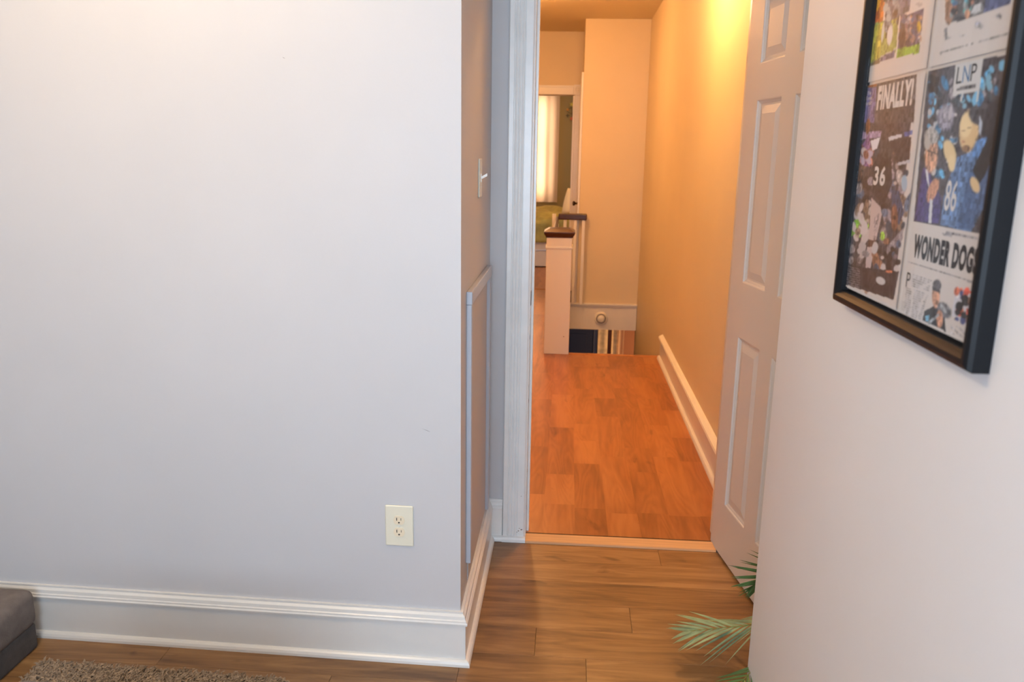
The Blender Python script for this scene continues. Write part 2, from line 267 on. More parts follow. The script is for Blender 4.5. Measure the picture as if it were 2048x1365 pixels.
PAGE_PAINT = {
'br': '''4a4750 p 1538,2493 584,2468 263,2452 280,2279 232,1273 1439,1277
25252c e 873,2211 -18,3 -31,-25
2b3440 e 1355,2376 -38,-2 -21,-42
3d7fb0 e 873,2221 -27,0 -14,-20
7fb0cc e 597,2291 -37,-2 -19,-45
2b3440 e 411,2144 -23,4 -29,-25
7fb0cc e 380,2372 -17,1 -10,-12
78b8e0 e 1325,2305 -62,-5 -13,-39
44505c e 1005,2222 -50,0 -16,-28
7fb0cc e 234,2200 -25,-1 -6,-18
7fb0cc e 819,2158 -31,-2 -4,-19
3d7fb0 e 1415,2227 -32,0 -16,-23
3d7fb0 e 1375,2258 -31,-3 0,-20
25252c e 1319,2306 -49,0 -34,-44
25252c e 1428,2393 -52,2 -50,-50
2b3440 e 746,2286 -45,3 -39,-40
5fa8d8 e 622,2306 -37,-2 -15,-40
8a8690 e 557,2228 -29,1 -17,-22
25252c e 469,2166 -19,-4 8,-18
78b8e0 e 496,2382 -26,2 -24,-25
44505c e 467,2195 -27,0 -13,-29
3d7fb0 e 736,2406 -43,-2 -25,-52
44505c e 849,2338 -48,-2 -31,-61
25252c e 1223,2149 -49,1 -23,-33
44505c e 303,2210 -20,-1 -8,-18
44505c e 811,2383 -30,-8 13,-24
8a8690 e 1093,2354 -25,-6 16,-26
44505c e 927,2185 -32,-1 -17,-34
7fb0cc e 858,2202 -36,-3 -4,-22
5fa8d8 e 1200,2148 -56,1 -26,-38
3d7fb0 e 758,2406 -22,0 -12,-19
3d7fb0 e 1193,2351 -47,3 -57,-58
3d7fb0 e 245,2175 -24,-3 -1,-17
2b3440 e 444,2356 -17,1 -10,-11
3d7fb0 e 658,2251 -30,-4 1,-18
2b3440 e 934,2260 -48,-7 4,-38
44505c e 1375,2321 -50,-9 7,-25
2b3440 e 1385,2355 -55,-1 -41,-63
3d7fb0 e 396,2234 -28,-1 -11,-31
5fa8d8 e 543,2357 -39,-10 14,-25
7fb0cc e 504,2295 -46,-2 -27,-58
8a8690 e 331,2317 -22,-2 -5,-22
8a8690 e 449,2301 -36,-7 5,-23
5fa8d8 e 1328,2222 -25,-4 2,-27
8a8690 e 999,2283 -26,-6 6,-14
8a8690 e 766,2332 -27,3 -44,-37
7fb0cc e 1382,2138 -41,-9 25,-37
2b3440 e 1236,2144 -36,-2 -6,-31
78b8e0 e 1077,2170 -32,-2 -4,-27
8a8690 e 452,2237 -20,-2 -1,-12
78b8e0 e 361,2393 -46,-6 -5,-34
8a8690 e 639,2180 -36,2 -22,-30
78b8e0 e 666,2202 -47,-11 25,-47
3d7fb0 e 1476,2356 -43,0 -24,-32
3d7fb0 e 1424,2273 -31,-3 -5,-23
2b3440 e 871,2221 -30,0 -17,-24
5fa8d8 e 1373,2148 -55,-12 25,-32
8a8690 e 1039,2264 -54,-5 -9,-48
3d7fb0 e 1401,2299 -26,-1 -10,-20
3d7fb0 e 607,2195 -41,-5 -6,-51
8a8690 e 1034,2170 -23,1 -18,-23
25252c e 729,2159 -32,4 -34,-34
2b3440 e 1256,2267 -41,0 -15,-24
78b8e0 e 771,2208 -24,3 -29,-27
3d7fb0 e 883,2240 -28,1 -26,-34
3d7fb0 e 846,2370 -42,-6 -3,-26
25252c e 1229,2204 -32,-6 15,-32
25252c e 1444,2337 -54,4 -49,-43
2b3440 e 343,2148 -42,-7 5,-32
3d7fb0 e 596,2214 -35,2 -36,-40
78b8e0 e 286,2314 -27,-3 -7,-28
b9bcc4 e 1228,2126 -38,3 -28,-28
b9bcc4 e 1257,2040 -44,-6 7,-33
3a6f98 e 1030,1890 -40,-6 13,-34
5fa8d8 e 1113,1936 -24,4 -20,-19
2b2b33 e 1293,2085 -26,3 -23,-21
5fa8d8 e 1377,2036 -34,1 -13,-19
5fa8d8 e 1131,1888 -32,4 -31,-33
3a6f98 e 1272,1792 -58,-3 0,-30
5fa8d8 e 1196,1858 -34,4 -21,-22
5fa8d8 e 1038,1668 -35,7 -42,-35
c9c6c8 e 960,1933 -20,0 -7,-14
b9bcc4 e 810,1664 -46,-2 3,-39
c9c6c8 e 1331,1998 -40,2 -23,-34
c9c6c8 e 890,1914 -36,-5 11,-26
25252c e 921,1774 -32,0 -4,-20
2b2b33 e 1138,1704 -34,-5 11,-20
25252c e 869,1732 -32,-5 16,-31
3a6f98 e 1115,1662 -42,5 -25,-34
c9c6c8 e 1208,1702 -43,-2 2,-22
2b2b33 e 879,1852 -32,4 -29,-30
3a6f98 e 1354,1961 -28,3 -22,-21
c9c6c8 e 1185,1685 -37,-2 2,-34
25252c e 940,1829 -26,-3 3,-18
3a6f98 e 1210,2002 -56,-7 7,-48
c9c6c8 e 1367,1828 -34,-1 -3,-16
b9bcc4 e 1307,2001 -37,2 -29,-35
c9c6c8 e 944,2101 -27,-2 -3,-15
c9c6c8 e 921,1783 -21,-1 -1,-13
5fa8d8 e 1235,1790 -25,0 -2,-15
5fa8d8 e 871,1735 -22,-3 8,-18
25252c e 1412,2012 -23,0 -7,-13
3a6f98 e 887,1917 -30,-6 12,-20
c9c6c8 e 962,1766 -31,-2 2,-16
b9bcc4 e 1395,2143 -37,-2 -7,-25
5fa8d8 e 1231,1802 -44,4 -19,-22
3a6f98 e 955,1914 -43,0 -8,-23
2b2b33 e 960,2076 -42,-4 1,-22
25252c e 1038,1824 -40,9 -48,-35
c9c6c8 e 1162,2029 -21,-2 1,-13
25252c e 908,1803 -46,-9 25,-37
5fa8d8 e 268,1668 -21,1 -11,-23
5fa8d8 e 274,1856 -20,-1 -4,-22
d8dce2 e 287,1687 -18,5 -24,-21
c8a080 e 310,1813 -22,4 -19,-20
c8a080 e 341,1720 -33,-7 16,-26
5fa8d8 e 270,1594 -37,4 -27,-50
c8a080 e 317,1759 -25,-1 0,-26
3a6f98 e 383,1794 -30,-2 1,-23
d8dce2 e 323,1684 -31,-1 -1,-26
25252c e 330,1830 -17,4 -26,-22
3a6f98 e 295,1668 -32,-6 21,-39
5fa8d8 e 297,1680 -23,0 -1,-29
5fa8d8 e 345,1877 -20,0 -8,-17
2b2b33 e 254,1687 -31,3 -26,-43
c8a080 e 399,1874 -17,4 -30,-25
25252c e 344,1717 -19,-3 8,-22
2b2b33 e 313,1726 -26,0 -7,-32
2b2b33 e 213,1640 -20,3 -25,-29
25252c e 289,1779 -26,3 -17,-20
2b2b33 e 294,1585 -30,6 -30,-32
25252c e 326,1841 -22,0 -11,-29
25252c e 300,1786 -30,0 -8,-33
25252c e 351,1881 -19,1 -11,-16
c8a080 e 320,1808 -31,0 -9,-27
c8a080 e 400,1879 -17,-1 -2,-13
3a6f98 e 278,1841 -20,-4 11,-18
8c8a9c e 1103,2092 -142,-15 2,-95
a8a6b4 e 1124,2124 -32,-2 -19,-61
b8b6c0 e 1032,2118 -28,-3 5,-53
c9cbce p 1050,2475 633,2473 631,2172 654,2172 655,2252 865,2249 869,2192 898,2194 892,2246 1035,2242
6b6b70 p 980,2298 692,2300 692,2280 981,2280
5f7fae p 844,1788 647,1826 536,1919 400,1844 274,1663 299,1499 461,1270 951,1283 949,1546 880,1689
5f8cc8 p 589,1901 427,1934 400,1844 497,1789 595,1789
4c6894 p 590,1703 301,1753 284,1572 447,1291 692,1280 628,1559
2c2a30 p 570,1704 383,1970 386,2166 230,2224 276,1913 357,1698 443,1603
34323a e 391,2059 -107,-23 58,-125
d9c29a e 500,1602 -51,11 -55,-51
dcc79c e 955,1828 -87,9 -78,-92
e2cfa6 e 898,1749 -57,0 -18,-60
d8bd92 e 702,1979 -137,-11 -10,-142
e6d3aa e 756,2019 -91,-7 -6,-85
4b4a52 e 626,2079 -80,18 -81,-60
4b4a52 p 738,2132 598,2128 535,2056 518,1974 583,2013 642,2080
b9c4d6 p 576,2086 523,2028 518,1937 553,1975
8d6f55 e 700,1856 -69,-1 -7,-21
a08468 e 786,1982 -30,-1 -3,-7
a08468 e 698,1998 -29,-1 -2,-6
b07a62 e 762,1904 -33,-1 -1,-6
463f78 p 1428,1283 1410,1527 1398,1702 1312,1714 1124,1581 988,1482 975,1287
d8dae4 p 1347,1702 1293,1693 1227,1556 1277,1597
c79a80 e 1266,1809 -117,-4 -18,-131
a8a7a8 e 1312,1956 -127,-3 -19,-63
b5b3b2 e 1371,1904 -56,-1 -17,-53
5a4a48 p 1354,1852 1150,1821 1151,1811 1356,1839
c59278 e 1160,1537 -80,-9 48,-91
3c3470 e 1055,1353 -79,6 -19,-61
cfd3dc p 1189,1472 1135,1459 1106,1281 1160,1282
9b9aa2 p 1429,1240 252,1242 250,1240 1428,1236
9b9aa2 p 1426,1230 249,1234 248,1231 1425,1226
9b9aa2 p 1423,1220 736,1224 734,1220 1422,1216
9b9aa2 p 1420,1210 732,1215 731,1211 1419,1206
98979f p 1447,934 259,934 258,929 1445,929
98979f p 1443,923 256,925 255,921 1442,918
a3a2a9 p 1350,843 966,849 964,843 1348,836
a3a2a9 p 1345,825 972,833 970,826 1343,818
a3a2a9 p 1339,807 978,816 975,809 1337,801
a3a2a9 p 1334,790 983,799 981,793 1332,783
a3a2a9 p 1329,772 988,782 986,776 1326,766
a3a2a9 p 1323,755 994,765 992,758 1322,748
a3a2a9 p 1429,720 995,735 993,728 1426,713
a3a2a9 p 1426,701 1001,717 999,711 1424,694
a3a2a9 p 1424,683 1006,700 1004,693 1422,676
a3a2a9 p 1421,665 1012,682 1010,676 1419,657
a3a2a9 p 1418,646 1018,665 1015,658 1416,639
a3a2a9 p 1416,627 1023,646 1021,640 1414,621
a3a2a9 p 1413,609 1029,629 1027,623 1412,602
a3a2a9 p 1411,591 1034,611 1032,604 1409,584
a3a2a9 p 1408,573 1040,594 1038,586 1406,565
a3a2a9 p 1406,554 1045,575 1043,569 1404,547
a3a2a9 p 1403,535 1051,558 1049,551 1402,529
a3a2a9 p 1401,517 1057,540 1055,533 1399,510
a3a2a9 p 1398,499 1062,522 1060,515 1396,492
33363e p 1036,518 1023,590 947,627 872,664 689,654 620,506 744,516
c89a82 e 862,741 -63,11 -26,-86
55575f e 867,823 -69,11 -14,-44
3c3d45 p 945,803 803,792 801,770 934,778
6d7078 e 691,661 -69,39 -97,-38
9fa6b0 e 718,671 -22,12 -62,-25
c08f78 e 748,583 -51,10 -19,-63
6fa8c8 p 995,556 931,577 916,526 977,525
9aa2ac p 946,513 776,622 756,611 909,504
c9ccd8 p 573,862 233,869 245,609 560,642
4d5a92 e 238,740 -45,3 6,-34
c87058 e 445,695 -47,3 6,-35
30343c e 365,777 -37,2 4,-24
8a6a5a e 359,800 -32,13 -22,-17
30343c e 484,634 -33,1 5,-14
d85848 e 460,686 -30,8 -14,-23
c87058 e 480,850 -26,3 -1,-16
4d5a92 e 449,803 -30,1 5,-21
30343c e 480,722 -30,7 -9,-20
e8eaf0 e 520,797 -21,1 1,-11
4d5a92 e 312,834 -20,6 -13,-15
d85848 e 286,767 -39,16 -34,-27
8a6a5a e 332,666 -45,7 -2,-30
2d3138 e 544,834 -27,2 -1,-16
4d5a92 e 477,634 -22,9 -14,-12
c87058 e 541,831 -41,4 0,-33
c87058 e 261,684 -32,14 -33,-23
e8eaf0 e 457,746 -48,2 6,-21
2d3138 e 392,769 -33,12 -18,-16
30343c e 408,762 -46,3 2,-17
30343c e 486,684 -35,15 -25,-18
c87058 e 413,826 -27,8 -16,-18
2d3138 e 227,653 -19,8 -12,-10
4d5a92 e 270,639 -46,6 -2,-33
d85848 e 396,853 -39,3 2,-31
2d3138 e 410,796 -47,0 12,-33
d85848 e 488,708 -28,0 7,-16
4d5a92 e 390,644 -40,7 -4,-32
2d3138 e 385,683 -49,7 -2,-25
4d5a92 e 469,831 -26,0 6,-20
d8604e p 447,861 236,865 240,847 440,847
cf5a48 p 367,736 251,744 257,695 353,690
22262c e 474,730 -58,11 -10,-35
a9a9b0 p 563,576 351,589 353,584 562,572
a9a9b0 p 560,565 348,578 349,573 559,560
a9a9b0 p 556,554 345,566 346,562 555,549
a9a9b0 p 553,542 341,555 343,551 552,537
a9a9b0 p 549,530 338,544 339,539 548,525
a9a9b0 p 546,519 335,533 336,528 545,514''',
'bl': '''45434c p 3029,2320 1762,2358 1642,573 2992,510
5c5c62 p 2973,2470 1745,2500 1684,2072 2909,2121
4a4a50 p 2526,2233 1710,2273 1684,2072 2508,2105
8a5a34 p 2960,2507 2646,2507 2637,2443 2956,2457
6a6898 p 2966,2449 2636,2439 2598,2108 2934,2122
5a6f8c e 2490,1135 -56,1 11,-50
7a6a5e e 1988,1260 -65,-6 50,-64
6b5040 e 2736,1229 -76,3 -4,-59
2c2b32 e 2535,1515 -61,-3 19,-40
34465a e 2125,1647 -52,4 -34,-46
7a6a5e e 2795,1719 -113,-8 17,-47
7a6a5e e 2974,1683 -97,-10 47,-63
2c2b32 e 2220,1853 -70,-1 -14,-63
7a6a5e e 2454,1195 -95,14 -63,-70
34465a e 2119,1077 -62,7 -13,-37
9a93a0 e 2729,1756 -104,8 -41,-46
b0a8a8 e 2893,1623 -53,10 -61,-35
6b5040 e 2407,1612 -52,2 -20,-43
5a6f8c e 1979,1528 -70,1 -10,-60
7a6a5e e 1697,1221 -67,9 -38,-59
2c2b32 e 2330,1078 -54,7 -30,-47
8b8488 e 2710,1168 -114,-2 24,-50
b0a8a8 e 1920,1569 -38,0 -1,-16
5a6f8c e 2761,1452 -96,16 -75,-57
9a93a0 e 2188,1471 -40,4 -30,-37
9a93a0 e 1973,1275 -82,20 -99,-64
2c2b32 e 2575,1380 -95,7 -27,-57
2c2b32 e 1837,1744 -77,-7 22,-60
6b5040 e 2832,1755 -89,-4 5,-64
b0a8a8 e 2505,1364 -64,-1 5,-28
2c2b32 e 2625,1554 -99,0 -4,-57
9a93a0 e 2025,1637 -81,1 -10,-38
2c2b32 e 2812,1565 -90,18 -122,-69
34465a e 1644,1219 -41,-1 13,-33
7a6a5e e 2006,1831 -40,6 -28,-20
7a6a5e e 1617,1332 -82,0 5,-38
7a6a5e e 1696,1425 -71,13 -57,-48
8b8488 e 2049,1100 -86,5 -3,-70
9a93a0 e 2002,1272 -79,10 -44,-62
5a6f8c e 2318,1515 -60,2 -13,-48
8b8488 e 2201,1645 -43,6 -23,-21
b0a8a8 e 2403,1301 -79,-4 30,-50
2c2b32 e 2099,1350 -80,-6 26,-40
2c2b32 e 2097,1578 -84,2 -12,-43
8b8488 e 2667,1799 -65,3 -25,-36
7a6a5e e 2895,1621 -71,0 -5,-40
9a93a0 e 2119,1730 -86,9 -70,-76
9a93a0 e 2010,1460 -45,4 -19,-28
8b8488 e 1930,1714 -41,1 -11,-27
9a93a0 e 1759,1533 -88,0 -4,-48
34465a e 2452,1856 -90,9 -79,-75
9a93a0 e 2024,1254 -66,13 -53,-45
8b8488 e 2243,1587 -83,-9 49,-74
8b8488 e 2867,1658 -78,-2 0,-30
8b8488 e 1799,1573 -45,2 -9,-20
34465a e 1931,1168 -75,10 -48,-73
5a6f8c e 2082,1300 -83,10 -24,-34
34465a e 1712,1661 -48,-5 11,-27
5a6f8c e 1579,1422 -77,-8 48,-79
9a93a0 e 2506,1570 -93,-6 14,-38
7a6a5e e 2556,1300 -64,9 -34,-35
8b8488 e 2818,1486 -101,-9 38,-54
b0a8a8 e 1836,1620 -72,6 -45,-67
b0a8a8 e 2893,1523 -45,5 -38,-37
6b5040 e 2880,1627 -115,0 -11,-68
a08fb0 p 2937,2038 2379,2027 2394,1975 2931,1962
7c5a8c p 2696,2018 2524,1698 2739,1708 2855,1897
8a5a50 e 2594,1845 -81,0 -10,-31
b8b0c8 e 2889,1784 -64,9 -59,-40
8a5a50 e 2643,1833 -53,0 -10,-36
b8b0c8 e 2617,1827 -81,5 -23,-30
d09080 e 2600,1755 -68,10 -58,-42
8a5a50 e 2867,1873 -81,7 -53,-49
b8b0c8 e 2661,1786 -77,0 -14,-38
c08070 e 2795,1753 -57,8 -43,-30
c8c0c4 e 2764,1836 -73,8 -56,-48
b8b0c8 e 2610,1749 -54,2 -15,-23
b8b0c8 e 2784,1755 -53,1 -18,-37
8a5a50 e 2717,1816 -75,2 -24,-42
dcdce6 p 2637,1944 2394,1975 2445,1874 2556,1851
7a5038 e 2752,2082 -58,-4 -6,-74
c9ccd6 p 2202,1970 1897,1991 1902,1963 2176,1935
5a6cae p 1857,2001 1684,2017 1686,1980 1846,1962
b9bcc8 p 1921,1745 1663,1774 1654,1746 1914,1722
3a3840 p 2126,1923 1693,1958 1676,1774 1952,1750
2f3038 p 2494,1710 2356,1855 2093,1819 1984,1567 2108,1374 2430,1454
3c4048 e 2228,1854 -155,-1 -23,-70
7cc040 e 2881,1038 -61,7 -10,-23
8ab848 e 2714,1173 -49,10 -33,-25
7cc040 e 2772,1170 -50,10 -25,-16
9ccc50 e 2505,1158 -62,12 -45,-38
7cc040 e 2647,1038 -41,11 -28,-15
7cc040 e 2722,1150 -61,6 -16,-37
7cc040 e 2737,1041 -71,9 -19,-33
9ccc50 e 2890,1077 -51,12 -30,-19
9ccc50 e 2727,1113 -80,4 0,-27
8ab848 e 2732,1111 -64,11 -27,-25
8ab848 e 2877,1050 -64,8 -20,-33
7cc040 e 2629,1183 -53,4 -7,-26
90c048 e 2066,1091 -56,5 -13,-39
c8bfc0 e 2488,1037 -80,-4 67,-85
8a7468 e 2623,1103 -58,11 -52,-43
d0c8cc e 2836,1109 -61,12 -61,-48
d0c8cc e 2738,1010 -53,14 -54,-30
8a7468 e 2542,1352 -57,3 -10,-43
b8a8a0 e 2702,1045 -61,4 -6,-33
d0c8cc e 2784,1239 -84,3 -1,-53
8a7468 e 2762,1284 -83,-4 38,-65
d0c8cc e 2623,1091 -40,9 -56,-39
b8a8a0 e 2486,1183 -42,-1 16,-31
d0c8cc e 2684,1310 -50,-2 22,-46
d0c8cc e 2649,1203 -71,15 -88,-60
c8bfc0 e 2639,1227 -43,3 -10,-32
c8bfc0 e 2529,1043 -46,-1 25,-46
8a7468 e 2706,1073 -71,-3 24,-37
d0c8cc e 2536,1127 -82,9 -30,-63
c4b4b4 p 2445,1417 2195,1345 2141,1277 2210,1028 2411,1020 2412,1208
b4a4a6 p 2310,1240 2196,1297 2219,1027 2292,1026
5a4038 p 2396,1028 2195,1036 2202,974 2386,941
c0b2b4 p 2409,958 2222,965 2282,670 2327,535 2383,655
a08478 e 2309,590 -54,7 -10,-75
3a4e70 p 1999,1520 1817,1504 1650,1333 1726,1215 1906,1316
7a5444 e 1847,1274 -75,5 -36,-113
8f8b94 p 1636,1200 1931,1009 1924,891 1609,1112
9cb8d0 e 1725,1575 -60,2 -20,-66
8a6450 e 2211,898 -52,16 -43,-24
24242b e 2093,938 -45,3 1,-26
24242b e 2081,798 -84,9 -10,-71
24242b e 1846,825 -65,4 6,-49
24242b e 1843,924 -62,1 20,-56
3f5a78 e 1686,1056 -53,7 -15,-33
c4c0c4 e 1647,828 -59,12 -36,-47
24242b e 1792,994 -48,11 -34,-29
8a6450 e 2095,791 -83,17 -46,-55
c4c0c4 e 1983,779 -32,0 13,-20
24242b e 1961,876 -43,2 2,-20
8a6450 e 2162,863 -81,10 -13,-61
3f5a78 e 1769,958 -32,2 1,-26
24242b e 1954,930 -51,8 -20,-32
8a6450 e 2056,847 -48,15 -43,-25
c4c0c4 e 2009,900 -38,6 -7,-14
24242b e 1649,904 -55,1 9,-26
c4c0c4 e 2214,966 -73,4 6,-56
8a6450 e 1960,1053 -71,11 -17,-26
3f5a78 e 2117,782 -60,10 -29,-46
7a7680 e 1729,943 -41,0 10,-24
c4c0c4 e 1962,802 -60,6 -6,-50
34323a p 2934,710 1606,828 1642,573 2992,510
c8c6ca e 1987,690 -101,-7 31,-33
c4785c e 1818,798 -76,6 1,-10
b8b4b8 e 2553,938 -84,7 -6,-50
8c8a90 e 2824,881 -98,4 9,-37
8c8a90 e 2558,815 -68,5 3,-41
b8b4b8 e 2565,895 -101,11 -10,-32
b8b4b8 e 2523,855 -60,4 -1,-27
8c8a90 e 2800,905 -52,10 -31,-28
8c8a90 e 2472,902 -53,6 -9,-23
b8b4b8 e 2524,938 -83,6 1,-48
8c8a90 e 2805,777 -74,6 4,-37
8c8a90 e 2430,884 -94,0 15,-32
77757d p 2912,706 2532,725 2530,716 2909,697
77757d p 2905,684 2525,703 2522,695 2902,675
77757d p 2898,662 2518,682 2515,673 2895,653
77757d p 2891,640 2512,661 2509,652 2888,631
77757d p 2884,617 2505,640 2502,631 2880,609
77757d p 2876,595 2498,619 2495,610 2874,586
77757d p 2869,574 2491,597 2488,589 2866,564
77757d p 2862,552 2484,576 2482,567 2859,542
77757d p 2854,529 2477,555 2475,546 2851,520''',
'tl': '''8c9a58 p 2990,3047 2294,3015 2254,2700 2965,2671
a8a848 p 2985,3030 2664,3013 2655,2709 2967,2680
b4622c p 3002,3304 2677,3260 2668,3025 2981,3054
d8a030 p 3008,3321 2769,3277 2816,3146 2972,3172
5b6478 p 2677,3260 2070,3149 2065,3014 2271,3004 2596,3002
6d7c8c e 2624,3230 -49,-7 -22,-35
6d7c8c e 2525,2968 -66,-14 8,-59
6d7c8c e 2570,2975 -68,-10 -22,-59
2f3540 e 2676,3212 -41,-5 -15,-20
2f3540 e 2360,3094 -39,-11 22,-30
3c4656 e 2374,3026 -28,-5 0,-12
8a98a8 e 2445,2956 -27,-1 -32,-31
a8b4bc e 2397,3062 -45,-8 -5,-21
3c4656 e 2638,3148 -30,-8 20,-22
8a98a8 e 2289,2961 -48,-3 -23,-26
2f3540 e 2504,2942 -53,-2 -29,-28
6d7c8c e 2382,3133 -61,-2 -87,-75
6d7c8c e 2392,3092 -31,-10 22,-23
a8b4bc e 2565,3097 -40,-9 7,-36
8a98a8 e 2567,2952 -29,-1 -16,-16
2f3540 e 2584,3057 -44,-4 -22,-31
2f3540 e 2287,2974 -39,-9 4,-35
8a98a8 e 2417,3145 -58,-6 -23,-30
8a98a8 e 2521,3059 -56,-6 -39,-52
8a98a8 e 2354,3104 -45,-10 3,-22
a8b4bc e 2630,3140 -61,-17 22,-35
a8b4bc e 2532,3036 -57,-10 -3,-33
6d7c8c e 2320,3068 -33,0 -51,-40
2f3540 e 2380,3056 -47,-14 27,-28
cfd4da e 2452,2875 -65,-11 -2,-83
c8d0d0 e 2636,2924 -32,-5 -2,-84
6a6458 p 2939,2665 2641,2700 2627,2655 2911,2653
6a6a88 p 2621,2705 2282,2726 2283,2662 2631,2667
b8bcb8 p 2635,2714 2266,2739 2260,2729 2623,2704
565672 p 2250,3001 1765,2984 1754,2640 2240,2654
4f6088 e 2117,2800 -32,-9 17,-19
b09078 e 1769,2750 -21,-1 -17,-18
8a7a78 e 2067,2829 -57,-12 9,-42
b09078 e 1964,2836 -38,-4 -23,-35
3b3a50 e 1896,2951 -27,-5 -3,-14
8a7a78 e 1999,2917 -45,-9 0,-17
a0a0b0 e 2067,2891 -54,-3 -46,-52
a0a0b0 e 2146,2846 -39,-7 -5,-33
6a5a6a e 2096,2899 -50,-10 1,-26
4f6088 e 1971,2926 -31,-3 -13,-22
b09078 e 2203,2872 -45,-9 3,-25
a0a0b0 e 2050,2954 -41,-4 -13,-20
8a7a78 e 1795,2823 -41,-11 19,-30
6a5a6a e 1932,2905 -24,-7 15,-15
4f6088 e 1808,2782 -32,-10 10,-10
b09078 e 2181,2970 -44,-11 11,-21
8a7a78 e 2081,2871 -35,-3 -13,-20
3b3a50 e 2182,2891 -40,-7 -4,-31
a0a0b0 e 2149,2811 -49,-7 -5,-18
b09078 e 1773,2756 -37,-3 -17,-28
8a7a78 e 1930,2762 -39,1 -26,-22
6a5a6a e 1869,2895 -29,-1 -15,-16
4f6088 e 2170,2954 -49,-9 -3,-34
4f6088 e 2197,2909 -51,-9 -4,-21
b09078 e 1817,2922 -38,-1 -20,-21
6a5a6a e 2112,2845 -50,-4 -17,-24
b09078 e 2159,2831 -35,-2 -14,-20
a0a0b0 e 1787,2748 -27,-4 -5,-20
4f6088 e 1927,2825 -39,0 -37,-33
b09078 e 2011,2962 -21,0 -14,-13
8a7a78 e 2071,2760 -57,-6 -17,-33
4f6088 e 2194,2842 -48,-1 -27,-28
3b3a50 e 2170,2917 -37,-2 -17,-18
3b3a50 e 2023,2743 -57,-10 -3,-38
6a5a6a e 2210,2887 -33,-8 5,-11
4f6088 e 2162,2796 -29,-8 18,-20
8a7a78 e 1901,2782 -26,1 -26,-21
4f6088 e 1814,2885 -32,-10 18,-18
b09078 e 1795,2918 -21,-7 11,-12
6a5a6a e 2060,2892 -46,-5 -12,-23
86b04a p 2264,2731 1767,2711 1763,2641 2250,2655
2e2d3c e 2155,2820 -68,-11 -8,-102
c0a040 e 1820,2857 -40,-6 -13,-44
d8d6d6 p 2273,3012 2248,3004 2236,2653 2262,2660
b0aeb2 p 2024,3056 1810,3046 1808,3042 2022,3052
b0aeb2 p 2020,3044 1806,3035 1805,3031 2019,3040
b0aeb2 p 2016,3032 1803,3024 1801,3019 2015,3028''',
'tr': '''5b5b60 p 1387,3020 395,2898 373,2784 717,2782 978,2780 1302,2796
a07a62 p 1382,3005 1164,2972 1173,2844 1255,2774 1333,2828
2e2c32 e 977,2909 -43,-10 1,-17
46a0a0 e 973,2864 -38,-1 -25,-30
3f6e98 e 998,2831 -38,-2 -18,-22
2e2c32 e 1186,2922 -25,-6 0,-10
3f6e98 e 1203,2928 -47,-7 -14,-30
46a0a0 e 1012,2836 -21,0 -18,-19
3f6e98 e 1015,2881 -32,-2 -20,-24
2e2c32 e 1175,2875 -29,0 -21,-21
2e2c32 e 921,2901 -32,-3 -8,-13
46a0a0 e 1026,2850 -24,-9 10,-11
5aa0b8 e 1246,2961 -30,-10 15,-19
5aa0b8 e 1016,2914 -37,-10 2,-16
2e2c32 e 946,2885 -26,-8 7,-12
b88a70 e 975,2819 -43,-7 -10,-36
8a5e4e e 919,2887 -28,-8 4,-14
8a5e4e e 1184,2891 -39,-11 8,-19
2e2c32 e 965,2868 -32,-11 11,-15
2e2c32 e 907,2911 -36,1 -23,-20
8a949a e 1233,2850 -30,-6 -2,-23
8a949a e 1016,2877 -34,0 -33,-32
b88a70 e 1176,2859 -27,0 -13,-14
8a5e4e e 1251,2880 -30,-7 0,-12
8a5e4e e 1188,2962 -31,-10 5,-10
2e2c32 e 1203,2872 -48,-15 15,-20
55618a p 730,2893 386,2867 374,2787 724,2784
a8acb2 p 879,2862 751,2852 733,2789 935,2806
3a3a46 p 1136,2825 1025,2810 978,2780 1189,2792
aaaaae p 1326,2764 1162,2755 1160,2751 1324,2759
a0a4b8 p 1322,2750 1164,2743 1163,2739 1320,2745
aaaaae p 1318,2737 1167,2731 1166,2727 1316,2732
aaaaae p 1314,2724 1170,2719 1168,2714 1312,2719
aaaaae p 1310,2710 1172,2707 1171,2702 1308,2705
aaaaae p 1306,2697 1175,2695 1174,2690 1304,2692
aaaaae p 1302,2684 1178,2683 1177,2679 1300,2679
aaaaae p 1074,2747 922,2740 921,2735 1072,2742
a0a4b8 p 1070,2734 925,2728 923,2724 1069,2730
aaaaae p 1066,2722 927,2716 926,2712 1065,2717
aaaaae p 1062,2709 929,2704 928,2700 1061,2704
aaaaae p 1059,2696 932,2693 930,2689 1058,2691
aaaaae p 1055,2683 934,2682 933,2677 1053,2679
aaaaae p 1051,2670 937,2670 935,2666 1049,2666
aaaaae p 835,2738 695,2730 694,2727 834,2733
a0a4b8 p 832,2726 697,2719 696,2715 830,2720
aaaaae p 828,2713 699,2708 698,2704 827,2709
aaaaae p 824,2700 701,2697 700,2693 823,2696
aaaaae p 821,2689 703,2686 702,2682 819,2684
aaaaae p 817,2676 706,2675 704,2670 816,2672
aaaaae p 813,2664 708,2663 707,2660 812,2659
aaaaae p 585,2740 456,2733 455,2729 584,2735
a0a4b8 p 582,2728 458,2722 457,2719 580,2724
aaaaae p 578,2716 460,2712 459,2708 577,2712
aaaaae p 575,2704 462,2700 461,2697 573,2700
aaaaae p 571,2692 464,2690 462,2686 570,2688
aaaaae p 568,2681 465,2679 464,2676 566,2677
aaaaae p 564,2669 467,2669 466,2665 563,2665
9b9a9e p 1351,2598 969,2599 964,2583 1345,2578
a9a9ad p 940,2602 816,2600 811,2586 935,2585
98979b p 745,2598 349,2597 338,2579 733,2580''',
}
